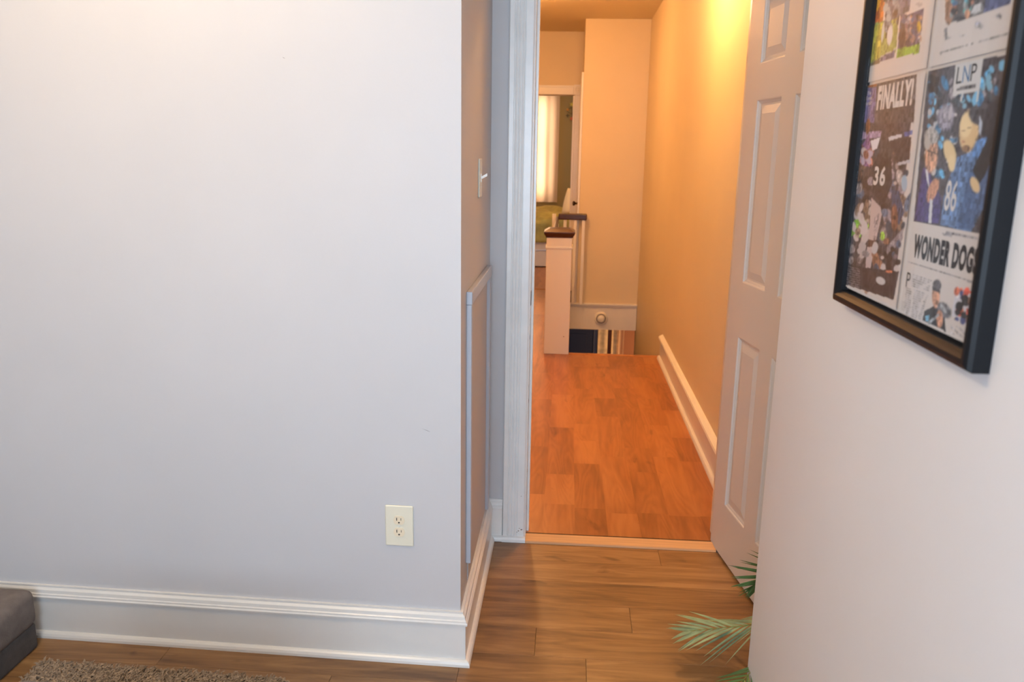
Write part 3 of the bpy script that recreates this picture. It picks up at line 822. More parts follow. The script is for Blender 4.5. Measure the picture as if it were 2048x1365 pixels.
# ================================================================== ROOM SHELL
CE = 2.72
WY = 3.055                                   # plane of the doorway wall
def wall(name, label, o=None): return tag(o, label, 'wall', kind='structure')
wall('wall_left', 'plain light grey wall at left with outlet and tall white baseboard', prism('wall_left', [(-2.7, 2.2601), (-.294, 2.212), (-.394, 2.312), (-2.7, 2.36)], 0, CE, M_wall))
wall('wall_alcove', 'narrow grey side wall of the alcove carrying the light switch', prism('wall_alcove', [(-.294, 2.212), (-.294, WY), (-.394, WY), (-.394, 2.312)], 0, CE, M_wall))
bm = bmesh.new()
add_box(bm, -.394, -.155, WY, 3.175, 0, 2.89); add_box(bm, .66, 1.8, WY, 3.175, 0, 2.89); add_box(bm, -.155, .66, WY, 3.175, 2.22, 2.89)
o = bobj('wall_doorway', bm, M_wall); wall('', 'grey wall around the open doorway to the hall', o)
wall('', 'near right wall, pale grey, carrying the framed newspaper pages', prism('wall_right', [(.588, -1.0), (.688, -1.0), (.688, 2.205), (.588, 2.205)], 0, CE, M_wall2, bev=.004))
wall('', 'grey wall on the far side of the right alcove, behind the open door', box('wall_alcove_right', 1.7, 1.8, -1.0, WY, 0, CE, M_wall))
wall('', 'grey side wall of the room, out of view at far left', box('wall_side', -2.7, -2.6, -1.0, 2.26, 0, CE, M_wall))
bm = bmesh.new()   # rear wall with its window opening
add_box(bm, -2.7, -.85, -1.1, -1.0, 0, CE); add_box(bm, .55, 1.8, -1.1, -1.0, 0, CE); add_box(bm, -.85, .55, -1.1, -1.0, 0, .95); add_box(bm, -.85, .55, -1.1, -1.0, 2.25, CE)
wall('', 'grey wall behind the camera with a window', bobj('wall_rear', bm, M_wall))
tag(box('ceiling', -2.7, 1.8, -1.1, WY, CE, CE + .1, M_ceil), 'off-white room ceiling', 'ceiling', kind='structure')
wn = tag(empty('window_1', (-.15, -1.05, .95)), 'white framed window in the wall behind the camera', 'window', kind='structure')
bm = bmesh.new()
for a in ((-.7, -.64, 0, 1.3), (.64, .7, 0, 1.3), (-.64, .64, 0, .06), (-.64, .64, 1.24, 1.3), (-.64, .64, .62, .66)): add_box(bm, a[0], a[1], -.03, .03, a[2], a[3])
bobj('window_frame', bm, M_trim, wn)
box('pane', -.64, .64, -.004, .004, .06, .62, M_glass, wn); box('pane', -.64, .64, -.004, .004, .66, 1.24, M_glass, wn)

# ------------------------------------------------------------------ floors (each plank its own part)
def plank_row(parent, along, u0, u1, v0, v1, z, lens, m, th=.012, gap=.0007):
    u = u0 - R.random() * lens[0]
    while u < u1 - .02:
        L = R.uniform(*lens); a = max(u, u0); b = min(u + L, u1)
        if b - a > .03:
            hx = (b - a) / 2 - gap / 2; hv = (v1 - v0) / 2 - gap / 2
            bm = bmesh.new(); r = bmesh.ops.create_cube(bm, size=1)
            for v in r['verts']:
                p = (v.co.x * 2 * hx, v.co.y * 2 * hv); 
                if along: p = (p[1], p[0])
                v.co = Vector((p[0], p[1], -th / 2 + v.co.z * th))
            top = [e for e in bm.edges if e.verts[0].co.z > -th/4 and e.verts[1].co.z > -th/4]
            bmesh.ops.bevel(bm, geom=top, offset=.0006, segments=1, affect='EDGES')
            cu, cv = (a + b) / 2, (v0 + v1) / 2
            bobj('plank', bm, m, parent, loc=((cv, cu, z) if along else (cu, cv, z)))
        u += L
fl = tag(box('floor', -2.7, 1.8, -1.1, 3.03, -.10, -.0122, M_sub, center=False), 'brown oak laminate floor of the room, boards running side to side', 'floor', kind='structure')
rows = [(2.883, 3.018)] + [(2.883 - .1555 * (k + 1), 2.883 - .1555 * k) for k in range(30)]
for k, (a, b) in enumerate(rows):
    if b < -1.0: break
    if b > 2.215: segs = ((-.294, 1.7),)
    elif b > .9: segs = ((-2.6, .588), (.688, 1.7))
    else: segs = ((-2.6, .588),)
    for s0, s1 in segs: plank_row(fl, 0, s0, s1, a, b, 0, (.9, 1.5), M_room_floor)
    if b > 2.215 and a < 2.26: plank_row(fl, 0, -2.6, -.294, a, min(b, 2.27), 0, (.9, 1.5), M_room_floor)

HZ = .018
hf = tag(empty('floor_hall', (0, 0, 0)), 'reddish oak board floor of the hall, boards running away from the door', 'floor', kind='structure')
bm = bmesh.new()
add_box(bm, -1.3, .765, 3.10, 6.235, -.255, HZ - .0122); add_box(bm, -1.3, .0, 6.235, 8.51, -.255, HZ - .0122); add_box(bm, -1.3, .765, 8.51, 9.40, -.255, HZ - .0122)
bobj('sub_floor', bm, M_sub, hf)
px = [.0695 + .1378 * k for k in range(-10, 6)]
for k, a in enumerate(px):
    b = min(a + .1378, .765)
    if a >= .765 - .01: break
    if b < 0.01:
        plank_row(hf, 1, 3.082, 9.4, max(a, -1.3), b, HZ, (.28, .75) if a > -.6 else (1, 1.6), M_hall_floor)
    else:
        plank_row(hf, 1, 3.082, 6.235, a, b, HZ, (.28, .75), M_hall_floor)
bm = bmesh.new(); add_box(bm, .0, .765, 6.205, 6.262, -.012, HZ + .003, .006, 2); bobj('stair_nosing', bm, M_hall_floor, hf)
bm = bmesh.new(); add_box(bm, -1.3, .115, 9.36, 9.50, HZ - .01, HZ + .006, .004); bobj('saddle', bm, M_hall_floor, hf)
# threshold strip of pale raw wood
th = tag(empty('threshold_strip', (.2475, 3.05, 0)), 'pale raw wood threshold strip across the foot of the doorway', 'threshold', kind='structure')
bm = bmesh.new(); P = [(-.392, -.031), (.392, -.031), (.392, .022), (-.392, .022)]
b0 = [bm.verts.new((x, y, 0)) for x, y in P]; t0 = [bm.verts.new((x, (-.026 if y < 0 else .022), (.007 if y < 0 else .019))) for x, y in P]
bm.faces.new(b0); bm.faces.new(t0[::-1])
for i in range(4): bm.faces.new((b0[i], b0[(i+1) % 4], t0[(i+1) % 4], t0[i]))
bobj('reducer', bm, M_pale, th)
box('gap_filler', -.392, .392, .022, .032, 0, .0165, M_seam, th)

# ------------------------------------------------------------------ baseboards
BB = [(0, 0), (.018, 0), (.018, .134), (.0235, .137), (.0245, .143), (.021, .147), (.021, .151), (.0175, .154), (.0155, .164), (.009, .170), (.009, .1765), (0, .1765)]
SHOE = [(.018, 0), (.033, 0), (.0325, .008), (.029, .015), (.024, .019), (.018, .0205)]
def baseboard(name, label, path, side=1, m=M_trim, prof=BB, shoe=SHOE, i0=0, i1=None):
    bx, by = path[i0]; bb = tag(empty(name, (bx, by, 0)), label, 'baseboard', kind='structure')
    p = [(x - bx, y - by) for x, y in path]
    if prof is BB:
        sweep('board', p, [q for q in prof if q[1] <= .1345] + [(0, .134)], m, bb, side, i0, i1)
        sweep('base_cap', p, [(0, .134)] + [q for q in prof if q[1] > .133], m, bb, side, i0, i1)
    else: sweep('board', p, prof, m, bb, side, i0, i1)
    sweep('base_shoe', p, shoe, m, bb, side, i0, i1)
    return bb
path = [(-2.6, 2.258), (-.294, 2.212), (-.294, WY), (-.232, WY)]
baseboard('baseboard_left', 'tall white baseboard along the foot of the left wall', path, 1, i0=0, i1=1)
baseboard('baseboard_alcove', 'scuffed white baseboard running back along the alcove side wall', path, 1, M_worn, i0=1, i1=2)
baseboard('baseboard_back', 'short piece of white baseboard between alcove corner and door casing', path, 1, M_worn, i0=2, i1=3)
# hall baseboard: thick square cap and quarter-round shoe, cut off at the stair edge
HB = [(0, .018), (.016, .018), (.016, .172), (.030, .176), (.034, .186), (.030, .196), (.012, .207), (.0, .212)]
HS = [(.016, .018), (.036, .018), (.035, .028), (.030, .038), (.022, .043), (.016, .045)]
bh = baseboard('baseboard_hall', 'cream lit white baseboard with thick cap along the right hall wall', [(.765, 6.17), (.765, 3.19)], 1, M_trim, HB, HS)

# ================================================================== DOORWAY TRIM
def flutes(w, base=.012):
    """fluted casing section, x from 0 to w, front towards -y"""
    pts = [(0, 0), (0, -.018), (.003, -.021), (.019, -.021), (.021, -.0165)]
    x = .023
    while x + .012 < w - .018:
        for k in range(5):
            a = PI * k / 4; pts.append((x + .0055 - .0055 * math.cos(a), -.0165 - .0040 * math.sin(a)))
        x += .0125
    pts += [(x, -.0165), (x + .001, -.021), (w - .004, -.021), (w, -.018), (w, 0)]
    return pts
tr = tag(empty('trim_1', (-.23, WY, 0)), 'white fluted door casing with chipped paint on the left of the doorway', 'door casing', kind='structure')
vsweep('casing', 0, 0, flutes(.090), 0, 2.215, M_worn, tr)
bm = bmesh.new(); sweep_bm(bm, [(-.002, 0), (.095, 0)], [(.0205, 0), (.036, 0), (.0355, .012), (.031, .019), (.0205, .022)], 1); bobj('base_shoe', bm, M_worn, tr)
def chip(parent, x, y, z, r, seed, m, ax='y'):
    rr = random.Random(seed); bm = bmesh.new(); vs = []
    for k in range(9):
        a = 2 * PI * k / 9; q = r * rr.uniform(.5, 1.2)
        vs.append(bm.verts.new((x + q * math.cos(a) * 1.1, y, z + q * math.sin(a) * .7) if ax == 'y' else (x, y + q * math.cos(a), z + q * math.sin(a))))
    bm.faces.new(vs); return bm
M_chip = mat('bare wood under chipped paint', '6b4a38', .8)
for i, (x, z, r) in enumerate(((.078, .052, .004), (.066, .046, .003), (.070, .058, .002), (.060, .040, .0022), (.075, .20, .002))):
    bobj('paint_chip', chip(tr, x, -.0213, z, r, i, M_chip), M_chip, tr)
tj = tag(empty('trim_2', (-.135, WY, 0)), 'white painted left door jamb with strike plate, paint worn at the edge', 'door jamb', kind='structure')
box('jamb', -.02, 0, -.004, .125, 0, 2.22, M_worn, tj, bev=.0015)
box('door_stop', 0, .011, .040, .075, .018, 2.20, M_worn, tj, bev=.001)
box('strike_plate', -.0005, .0016, .006, .034, .985, 1.04, M_brass, tj)
box('latch_hole', .0010, .0018, .012, .026, 1.0, 1.025, M_dark, tj)
for i, (y, z, r) in enumerate(((.002, .86, .010), (.004, .66, .008), (.003, .60, .012), (.003, .93, .006), (.004, .14, .012), (.004, .3, .007))):
    bobj('paint_chip', chip(tj, .0006, y, z, r, 20 + i, M_chip, 'x'), M_chip, tj)
tk = tag(empty('trim_3', (.64, WY, 0)), 'white right door jamb and casing, hidden behind the open door', 'door jamb', kind='structure')
box('jamb', 0, .02, -.004, .125, 0, 2.22, M_trim, tk, bev=.0015); vsweep('casing', .012, 0, flutes(.090), 0, 2.215, M_trim, tk)
tl = tag(empty('trim_4', (.25, WY, 2.2)), 'white head casing above the doorway', 'door casing', kind='structure')
box('head_jamb', -.385, .39, -.004, .125, 0.0, .02, M_trim, tl); box('casing', -.48, .495, -.022, 0, .016, .11, M_trim, tl, bev=.003)
for sx, name in ((-.23, 'trim_5'), (.645, 'trim_6')):   # casings on the hall side
    t5 = tag(empty(name, (sx, 3.175, 0)), 'plain white casing on the hall side of the doorway, ' + ('left' if sx < 0 else 'right'), 'door casing', kind='structure')
    box('casing', 0, .09, 0, .018, .018, 2.21, M_trim, t5, bev=.003)

# ------------------------------------------------------------------ six panel door, open into the room
DW, DH, DT = .76, 2.185, .035
XS = [0, .120, .327, .432, .637, DW]
ZS = [.0, .215, .895, 1.098, 1.742, 1.862, 2.080, DH]
dr = tag(empty('door_1', (.6273, 3.0896, .012)), 'white six panel door standing open into the room against the right alcove', 'door', kind='structure')
dr.rotation_euler = (0, 0, math.atan2(-.988, .157))
# local: x along the leaf, -y is the face towards the doorway after rotation
bm = bmesh.new()
for a, b in ((0, 1), (2, 3), (4, 5)): add_box(bm, XS[a], XS[b], 0, DT, ZS[0], ZS[-1])
for a, b in ((0, 1), (2, 3), (4, 5), (6, 7)):
    for c, d in ((1, 2), (3, 4)): add_box(bm, XS[c], XS[d], 0, DT, ZS[a], ZS[b])
bmesh.ops.remove_doubles(bm, verts=bm.verts, dist=1e-5)
lf = bobj('leaf_frame', bm, M_door, dr)
def door_panel(w, h):
    bm = bmesh.new(); steps = [(0, 0), (.004, .0015), (.006, .0045), (.012, .0075), (.015, .0095), (.021, .0095), (.048, .0030), (.050, .0030)]
    for face in (0, 1):
        rings = []
        for ins, dep in steps:
            y = dep if face == 0 else DT - dep
            rings.append([bm.verts.new(c) for c in ((ins, y, ins), (w - ins, y, ins), (w - ins, y, h - ins), (ins, y, h - ins))])
        for a, b in zip(rings, rings[1:]):
            for k in range(4): bm.faces.new((a[k], a[(k+1) % 4], b[(k+1) % 4], b[k]))
        bm.faces.new(rings[-1])
    return bm
for ci in (1, 3):
    for ri in (1, 3, 5):
        bobj('panel', door_panel(XS[ci+1] - XS[ci], ZS[ri+1] - ZS[ri]), M_door, dr, loc=(XS[ci], 0, ZS[ri]))
KN = [(.030, 0), (.031, .003), (.024, .008), (.011, .012), (.010, .028), (.020, .034), (.027, .044), (.026, .054), (.016, .060), (0.001, .061)]
k1 = lathe('door_knob', [(r, -h) for r, h in KN], M_brass, dr, 24, 'y', (.70, 0, .93))
lathe('door_knob', [(r, DT + h) for r, h in KN], M_brass, dr, 24, 'y', (.70, 0, .93))
for z in (.22, 1.05, 1.92):
    hg = empty('hinge'); hg.parent = dr; bm = bmesh.new(); lathe_bm(bm, [(.006, z), (.006, z + .09)], 10, 'z', (-.004, DT + .004, 0)); add_box(bm, 0, .002, .004, DT, z, z + .09)
    bpy.data.objects.remove(hg); bobj('hinge', bm, M_metal, dr)

# ------------------------------------------------------------------ things on the alcove wall
AX = -.294
sw = tag(empty('light_switch', (AX, 2.665, 1.478)), 'ivory single toggle light switch on the alcove side wall, above the moulding frame', 'light switch')
bm = bmesh.new(); add_box(bm, 0, .0055, -.036, .036, -.062, .062, .003, 2); bobj('cover_plate', bm, M_ivory, sw)
bm = bmesh.new(); add_box(bm, .005, .008, -.006, .006, -.013, .013); 
r = bmesh.ops.create_cube(bm, size=1)
for v in r['verts']: v.co = Vector((.006 + (v.co.x + .5) * .020, v.co.y * (.0085 - (v.co.x + .5) * .002), v.co.z * .009 + (v.co.x + .5) * .011))
bobj('toggle', bm, M_white_pl, sw)
for z in (-.030, .030): lathe('screw', [(.0032, .005), (.0030, .0066), (.001, .007)], M_ivory, sw, 10, 'x', (0, 0, z))
fm = tag(empty('wall_moulding_frame', (AX, 2.335, .27)), 'grey painted moulding frame on the alcove side wall above its baseboard', 'moulding')
def frame_bar(y0, y1, z0, z1, d=.016): 
    bm = bmesh.new(); add_box(bm, 0, d, y0, y1, z0, z1, .003, 2); return bm
bobj('stile', frame_bar(0, .036, -.0, .845), M_moul, fm); bobj('stile', frame_bar(.575, .611, -.08, .845), M_moul, fm)
bobj('rail', frame_bar(-.002, .613, .845, .885, .018), M_moul, fm)
bobj('inner_panel', frame_bar(.036, .575, -.08, .845, .004), mat('grey panel paint', 'bdbabb', .5), fm)

wl = bpy.data.objects['wall_left']; M_scuff = mat('faint scuff', '9d999a', .7)
for x, z, L_, a_ in ((-1.54, .80, .012, 1.4), (-.96, .84, .030, .05), (-.985, .838, .012, .1), (-.41, .765, .034, -.35), (-1.36, .955, .020, .4), (-.78, 1.80, .010, -.5)):
    y = 2.212 - (x + .294) * .0209 - .0004; bm = bmesh.new(); c_, s_ = math.cos(a_), math.sin(a_)
    vs = [bm.verts.new((x + u * c_ - v * s_, y - .0002, z + u * s_ + v * c_)) for u, v in ((0, 0), (L_ * .5, -.0011), (L_, 0), (L_ * .5, .0009))]; bm.faces.new(vs); bobj('scuff_mark', bm, M_scuff, wl)
# outlet on the left wall
ang = math.atan2(2.212 - 2.258, 2.306)
ot = tag(empty('wall_outlet', (-.481, 2.2157, .452), ang), 'ivory duplex electrical outlet on the left wall above the baseboard', 'outlet')
bm = bmesh.new()
add_box(bm, -.043, .043, -.006, 0, -.066, .066, .0035, 3); bobj('cover_plate', bm, M_ivory, ot)
for z in (.0195, -.0195):
    bm = bmesh.new(); vs = []
    for k in range(28):
        a = 2 * PI * k / 28; x = .0172 * math.cos(a); y = max(-.0138, min(.0138, .0172 * math.sin(a))); vs.append((x, y))
    f0 = [bm.verts.new((x, -.005, z + y)) for x, y in vs]; f1 = [bm.verts.new((x, -.0082, z + y)) for x, y in vs]
    bm.faces.new(f1)
    for k in range(28): bm.faces.new((f0[k], f0[(k+1) % 28], f1[(k+1) % 28], f1[k]))
    rc = bobj('receptacle', bm, mat('cream plastic', 'ecdcc0', .3), ot)
    bm = bmesh.new(); add_box(bm, -.0078, -.0056, -.0086, -.008, z - .001, z + .0085); add_box(bm, .0056, .0072, -.0086, -.008, z - .0, z + .0075)
    lathe_bm(bm, [(.0026, -.0086), (.0026, -.008)], 10, 'y', (0, 0, z - .0072)); bobj('slots', bm, M_dark, rc)
lathe('screw', [(.003, -.0055), (.0028, -.0072), (.001, -.0075)], M_white_pl, ot, 10, 'y')

# ------------------------------------------------------------------ framed newspaper pages on the right wall
pf = tag(empty('picture_frame', (.588, 1.395, 1.277)), 'black framed set of four football newspaper front pages hung on the near right wall', 'picture')
FX = .588
def loc(y, z, x): return (x - FX, y - 1.395, z - 1.277)
Y0, Y1, Z0, Z1 = 1.114, 1.700, 1.266, 2.180; FWd = .030
PROF = [(0, 0), (-.024, 0), (-.030, -.003), (-.033, -.009), (-.033, -.016), (-.029, -.021), (-.024, -.026), (-.014, -.026), (0, -.026)]   # (x out, inset) inset negative = inward
def frame_piece(side):
    bm = bmesh.new(); cs = [(Y0, Z0), (Y1, Z0), (Y1, Z1), (Y0, Z1)]; a, b = cs[side], cs[(side + 1) % 4]
    ins = [(1, 1), (-1, 1), (-1, -1), (1, -1)]; rr = []
    for c, i in ((a, ins[side]), (b, ins[(side + 1) % 4])):
        rr.append([bm.verts.new(loc(c[0] + i[0] * -q, c[1] + i[1] * -q, FX + x)) for x, q in PROF])
    n = len(PROF)
    for k in range(n): bm.faces.new((rr[0][k], rr[0][(k+1) % n], rr[1][(k+1) % n], rr[1][k]))
    bm.faces.new(rr[0]); bm.faces.new(rr[1][::-1]); return bm
for s in range(4): bobj('frame_bar', frame_piece(s), M_black, pf)
bm = bmesh.new(); add_box(bm, -.012, -.004, Y0 + .02 - 1.395, Y1 - .02 - 1.395, .02, Z1 - Z0 - .02); bobj('backing', bm, M_backing, pf)
bm = bmesh.new(); add_box(bm, -.0195, -.0175, Y0 + .028 - 1.395, Y1 - .028 - 1.395, .028, Z1 - Z0 - .028); bobj('glass', bm, M_glass, pf)
M_print = bpy.data.materials.new('newsprint picture'); M_print.use_nodes = True
_n = M_print.node_tree; _a = _n.nodes.new('ShaderNodeVertexColor'); _a.layer_name = 'ink'; _n.links.new(_a.outputs[0], _n.nodes['Principled BSDF'].inputs['Base Color']); _n.nodes['Principled BSDF'].inputs['Roughness'].default_value = .75
PX = .5735
def page(key, y0, y1, z0, z1, step, paper='cfcbcb'):
    ny = int((y1 - y0) / step) + 1; nz = int((z1 - z0) / step) + 1
    ys = np.linspace(y1, y0, ny); zs = np.linspace(z0, z1, nz); Yg, Zg = np.meshgrid(ys, zs); Yf = Yg.ravel(); Zf = Zg.ravel()
    C = np.tile(np.array(hexlin(paper)), (Yf.size, 1)); rs = np.random.RandomState(3)
    for ln in PAGE_PAINT[key].split('\n'):
        t = ln.split(); col = np.array(hexlin(t[0])); q = [tuple(int(v) / 5000 for v in s.split(',')) for s in t[2:]]
        if t[1] == 'e':
            (cx, cy), (ax, ay), (bx, by) = q; cx += 1.1; cy += 1.2; det = ax * by - ay * bx
            if abs(det) < 1e-12: continue
            dx, dy = Yf - cx, Zf - cy; u = (dx * by - dy * bx) / det; v = (ax * dy - ay * dx) / det
            k = np.clip(1.3 - (u * u + v * v), 0, .5)[:, None] * 2; k = np.minimum(k, 1)
            C = C * (1 - k) + col * k
        else:
            P = [(a + 1.1, b + 1.2) for a, b in q]; ins = np.zeros(Yf.size, bool); n = len(P)
            for i in range(n):
                (xa, ya), (xb, yb) = P[i], P[(i+1) % n]
                if ya == yb: continue
                c = ((Zf < ya) != (Zf < yb)) & (Yf < (xb - xa) * (Zf - ya) / (yb - ya) + xa); ins ^= c
            C[ins] = col
    # halftone mottling of the photographs (ink only, the bare paper stays clean)
    dark = (C.sum(1) < 1.25)[:, None]; g = rs.normal(0, 1, (nz, ny)); g2 = np.repeat(np.repeat(rs.normal(0, 1, (nz // 4 + 1, ny // 3 + 1)), 4, 0), 3, 1)[:nz, :ny]
    C = np.where(dark, np.clip(C * (1 + .16 * g + .30 * g2).ravel()[:, None] + .018, 0, 1), C)
    me = bpy.data.meshes.new('newspaper_page')
    V = np.stack([np.full(Yf.size, PX - FX), Yf - 1.395, Zf - 1.277], 1)
    idx = np.arange(ny * nz).reshape(nz, ny); F = np.stack([idx[:-1, :-1], idx[:-1, 1:], idx[1:, 1:], idx[1:, :-1]], -1).reshape(-1, 4)
    me.from_pydata(V.tolist(), [], F.tolist()); ca = me.color_attributes.new('ink', 'FLOAT_COLOR', 'POINT')
    ca.data.foreach_set('color', np.concatenate([C, np.ones((C.shape[0], 1))], 1).astype(np.float32).ravel())
    return link('newspaper_page', me, M_print, pf)
pbr = page('br', 1.118, 1.4035, 1.300, 1.694, .0018); pbl = page('bl', 1.4145, 1.682, 1.300, 1.694, .0018)
ptl = page('tl', 1.4145, 1.682, 1.700, 2.165, .0026); ptr = page('tr', 1.118, 1.4035, 1.700, 2.165, .0026)
for o_, l_ in ((pbr, 'page with a crowd photo and large black headline'), (pbl, 'dark front page of players with white headline'), (ptl, 'page with two field photos'), (ptr, 'white page with photo and short text columns')): o_['label'] = l_
UY, UZ = (0, -1, 0), (0, 0, 1)
def ptext(s, m, parent, y, z, w, h, **k): return text_mesh(s, 'lettering', m, parent, loc(y, z, PX), UY, UZ, w, h, **k)
ptext('WONDER DOGS', M_ink, pbr, 1.3745, 1.3965, .216, .039, offset=.06, spacing=1.12)
ptext('FINALLY!', M_whiteink, pbl, 1.6150, 1.6440, .160, .045, offset=.05, spacing=1.1)
ptext('L', M_ink, pbr, 1.3010, 1.6655, .017, .024); ptext('N', M_blueink, pbr, 1.2815, 1.6655, .021, .024); ptext('P', M_ink, pbr, 1.2570, 1.6655, .016, .024)
ptext('36', M_whiteink, pbl, 1.588, 1.5070, .056, .0355, offset=.03, spacing=1.15)
ptext('86', M_whiteink, pbr, 1.286, 1.4790, .038, .046, offset=.01)
ptext('P', M_ink, pbr, 1.3860, 1.3450, .0150, .0250)
for t, z in (('The', 1.676), ('Times', 1.6665), ('Herald', 1.657)): ptext(t, M_whiteink, pbl, 1.678 if t != 'The' else 1.672, z, .034 if t != 'The' else .020, .0070)

# ================================================================== HALL AND BEYOND
HC = 2.89
wall('', 'long cream wall on the right of the hall with a bright lamp glow', box('wall_hall_right', .765, .865, 3.175, 8.62, -2.7, HC, M_hwall))
wall('', 'hall wall on the left, hidden by the casing', box('wall_hall_left', -1.4, -1.3, 3.175, 9.35, -.26, HC, M_hwall))
tag(box('ceiling_hall', -1.4, .865, 3.175, 9.35, HC, HC + .1, M_hceil), 'warm lit cream hall ceiling', 'ceiling', kind='structure')
wall('', 'cream wall block above the far side of the stairwell', prism('wall_stair_end', [(.115, 8.51), (.765, 8.51), (.765, 9.35), (.115, 9.35)], HZ, HC, M_hwall, bev=.003))
bm = bmesh.new(); add_box(bm, -1.3, .035, 9.35, 9.47, 2.22, HC); add_box(bm, .035, .9, 9.35, 9.47, HZ, HC); add_box(bm, -1.3, -.9, 9.35, 9.47, HZ, 2.22)
wall('', 'tan wall at the end of the hall above the bedroom doorway', bobj('wall_hall_end', bm, M_hwall))
# skirt of the stairwell below the block
sk = tag(empty('trim_7', (.41, 8.51, 0)), 'white fascia board with ledge on the far side of the stairwell', 'fascia', kind='structure')
bm = bmesh.new(); add_box(bm, -.36, .352, -.018, 0, -.26, .006); bobj('board', bm, M_trim, sk)
bm = bmesh.new(); add_box(bm, -.37, .354, -.042, .012, .006, .026, .004, 2); add_box(bm, -.36, .354, -.032, -.016, -.012, .006, .003); bobj('ledge', bm, M_trim, sk)
sk2 = tag(empty('trim_8', (0, 7.4, 0)), 'white fascia along the left side of the stairwell', 'fascia', kind='structure')
bm = bmesh.new(); add_box(bm, -.0, .012, -1.16, 1.09, -.26, .018); bobj('board', bm, M_trim, sk2)
sd = tag(empty('smoke_detector', (.385, 8.491, -.135)), 'round white smoke detector on the fascia above the stairwell', 'smoke detector')
lathe('base', [(.072, 0), (.072, -.010), (.066, -.018), (.055, -.022)], M_white_pl, sd, 36, 'y')
lathe('grille_ring', [(.055, -.021), (.053, -.026), (.046, -.027), (.044, -.022)], mat('grey vent ring', 'a39c98', .5), sd, 36, 'y')
lathe('cap', [(.042, -.021), (.040, -.034), (.030, -.040), (.001, -.041)], M_white_pl, sd, 36, 'y')
lathe('test_light', [(.004, -.027), (.003, -.030)], M_dark, sd, 10, 'y', (.049, 0, .008))

# newel post
nw = tag(empty('newel_post', (-.0615, 6.30, HZ)), 'square white newel post with dark wood cap at the top of the stairs', 'newel post')
bm = bmesh.new(); add_box(bm, -.0985, .0985, -.0985, .0985, 0, .925, .003); bobj('post', bm, M_door, nw)
bm = bmesh.new(); add_box(bm, -.105, .105, -.105, .105, .838, .856, .004, 2); bobj('band', bm, M_trim, nw)
bm = bmesh.new()
def pyr(bm, lv):
    rr = [[bm.verts.new((sx * w_, sy * w_, z_)) for sx, sy in ((-1, -1), (1, -1), (1, 1), (-1, 1))] for w_, z_ in lv]
    for a, b in zip(rr, rr[1:]):
        for k in range(4): bm.faces.new((a[k], a[(k+1) % 4], b[(k+1) % 4], b[k]))
    bm.faces.new(rr[0]); bm.faces.new(rr[-1][::-1])
pyr(bm, [(.100, .925), (.104, .925), (.108, .938), (.113, .944), (.116, .950), (.120, .962), (.120, .968), (.085, .988), (.078, .990)])
bobj('cap', bm, M_rail, nw)
bobj('dent', chip(nw, .055, -.0990, .145, .006, 3, M_chip), M_chip, nw)
# railing round the stairwell
rl = tag(empty('stair_railing', (-.10, 8.45, HZ)), 'dark wood handrail on white balusters round the far end of the stairwell', 'railing')
bm = bmesh.new(); add_box(bm, .0, .295, -.03, .03, .893, .957, .010, 3); bobj('handrail', bm, M_rail, rl)
bm = bmesh.new(); add_box(bm, -.026, .004, -2.045, .028, .858, .922, .008, 3); bobj('handrail', bm, M_rail, rl)
bm = bmesh.new(); add_box(bm, -.064, -.026, -.04, .03, 0, .950, .002); bobj('corner_post', bm, M_trim, rl)
for x in (.070, .175, .262): 
    bm = bmesh.new(); add_box(bm, x - .016, x + .016, -.016, .016, .0, .895, .002); bobj('baluster', bm, M_trim, rl)
for k in range(14):
    y = -.14 * (k + 1)
    bm = bmesh.new(); add_box(bm, -.024, .006, y - .016, y + .016, .0, .860, .002); bobj('baluster', bm, M_trim, rl)
# stairs going down
st = tag(empty('staircase', (.385, 6.25, 0)), 'wooden stairs going down beyond the hall floor edge', 'staircase', kind='structure')
for k in range(9):
    z = HZ - .2 * (k + 1); y = .25 * k
    bm = bmesh.new(); add_box(bm, -.37, .375, y, y + .275, z - .03, z, .006, 2); bobj('tread', bm, M_hall_floor, st)
    bm = bmesh.new(); add_box(bm, -.37, .375, y - .0, y + .015, z, z + .17); bobj('riser', bm, M_trim, st)
wall('', 'lower stair wall below the hall, left side', box('wall_stair_left', -.10, -.0, 6.25, 8.51, -2.7, -.26, M_hwall))
# ceiling lamps of the hall
def ceiling_lamp(x, y, z, s, r, label, group=None):
    t = tag(empty('ceiling_lamp', (x, y, z)), label, 'ceiling lamp', group)
    lathe('base_plate', [(r * .7, 0), (r * .75, -.012), (r * .8, -.03), (r * .6, -.034)], M_metal, t, 32)
    lathe('shade', [(r * .45, -.034), (r * .8, -.055), (r, -.095), (r * .95, -.13), (r * .7, -.16), (r * .3, -.178), (.002, -.18)], s, t, 32)
    return t
LC = (1, .52, .17)
ceiling_lamp(.42, 4.35, HC, glow('hall globe', LC, HALL_LAMP), .13, 'warm glass ceiling lamp in the hall near the doorway')
ceiling_lamp(-.55, 6.9, HC, glow('hall globe far', (1, .50, .2), HALL_LAMP2), .13, 'warm glass ceiling lamp in the hall beyond the newel post')
ceiling_lamp(-1.2, 1.3, CE, glow('room globe', (1, .72, .42), ROOM_LAMP), .16, 'warm glass ceiling lamp in the grey room')

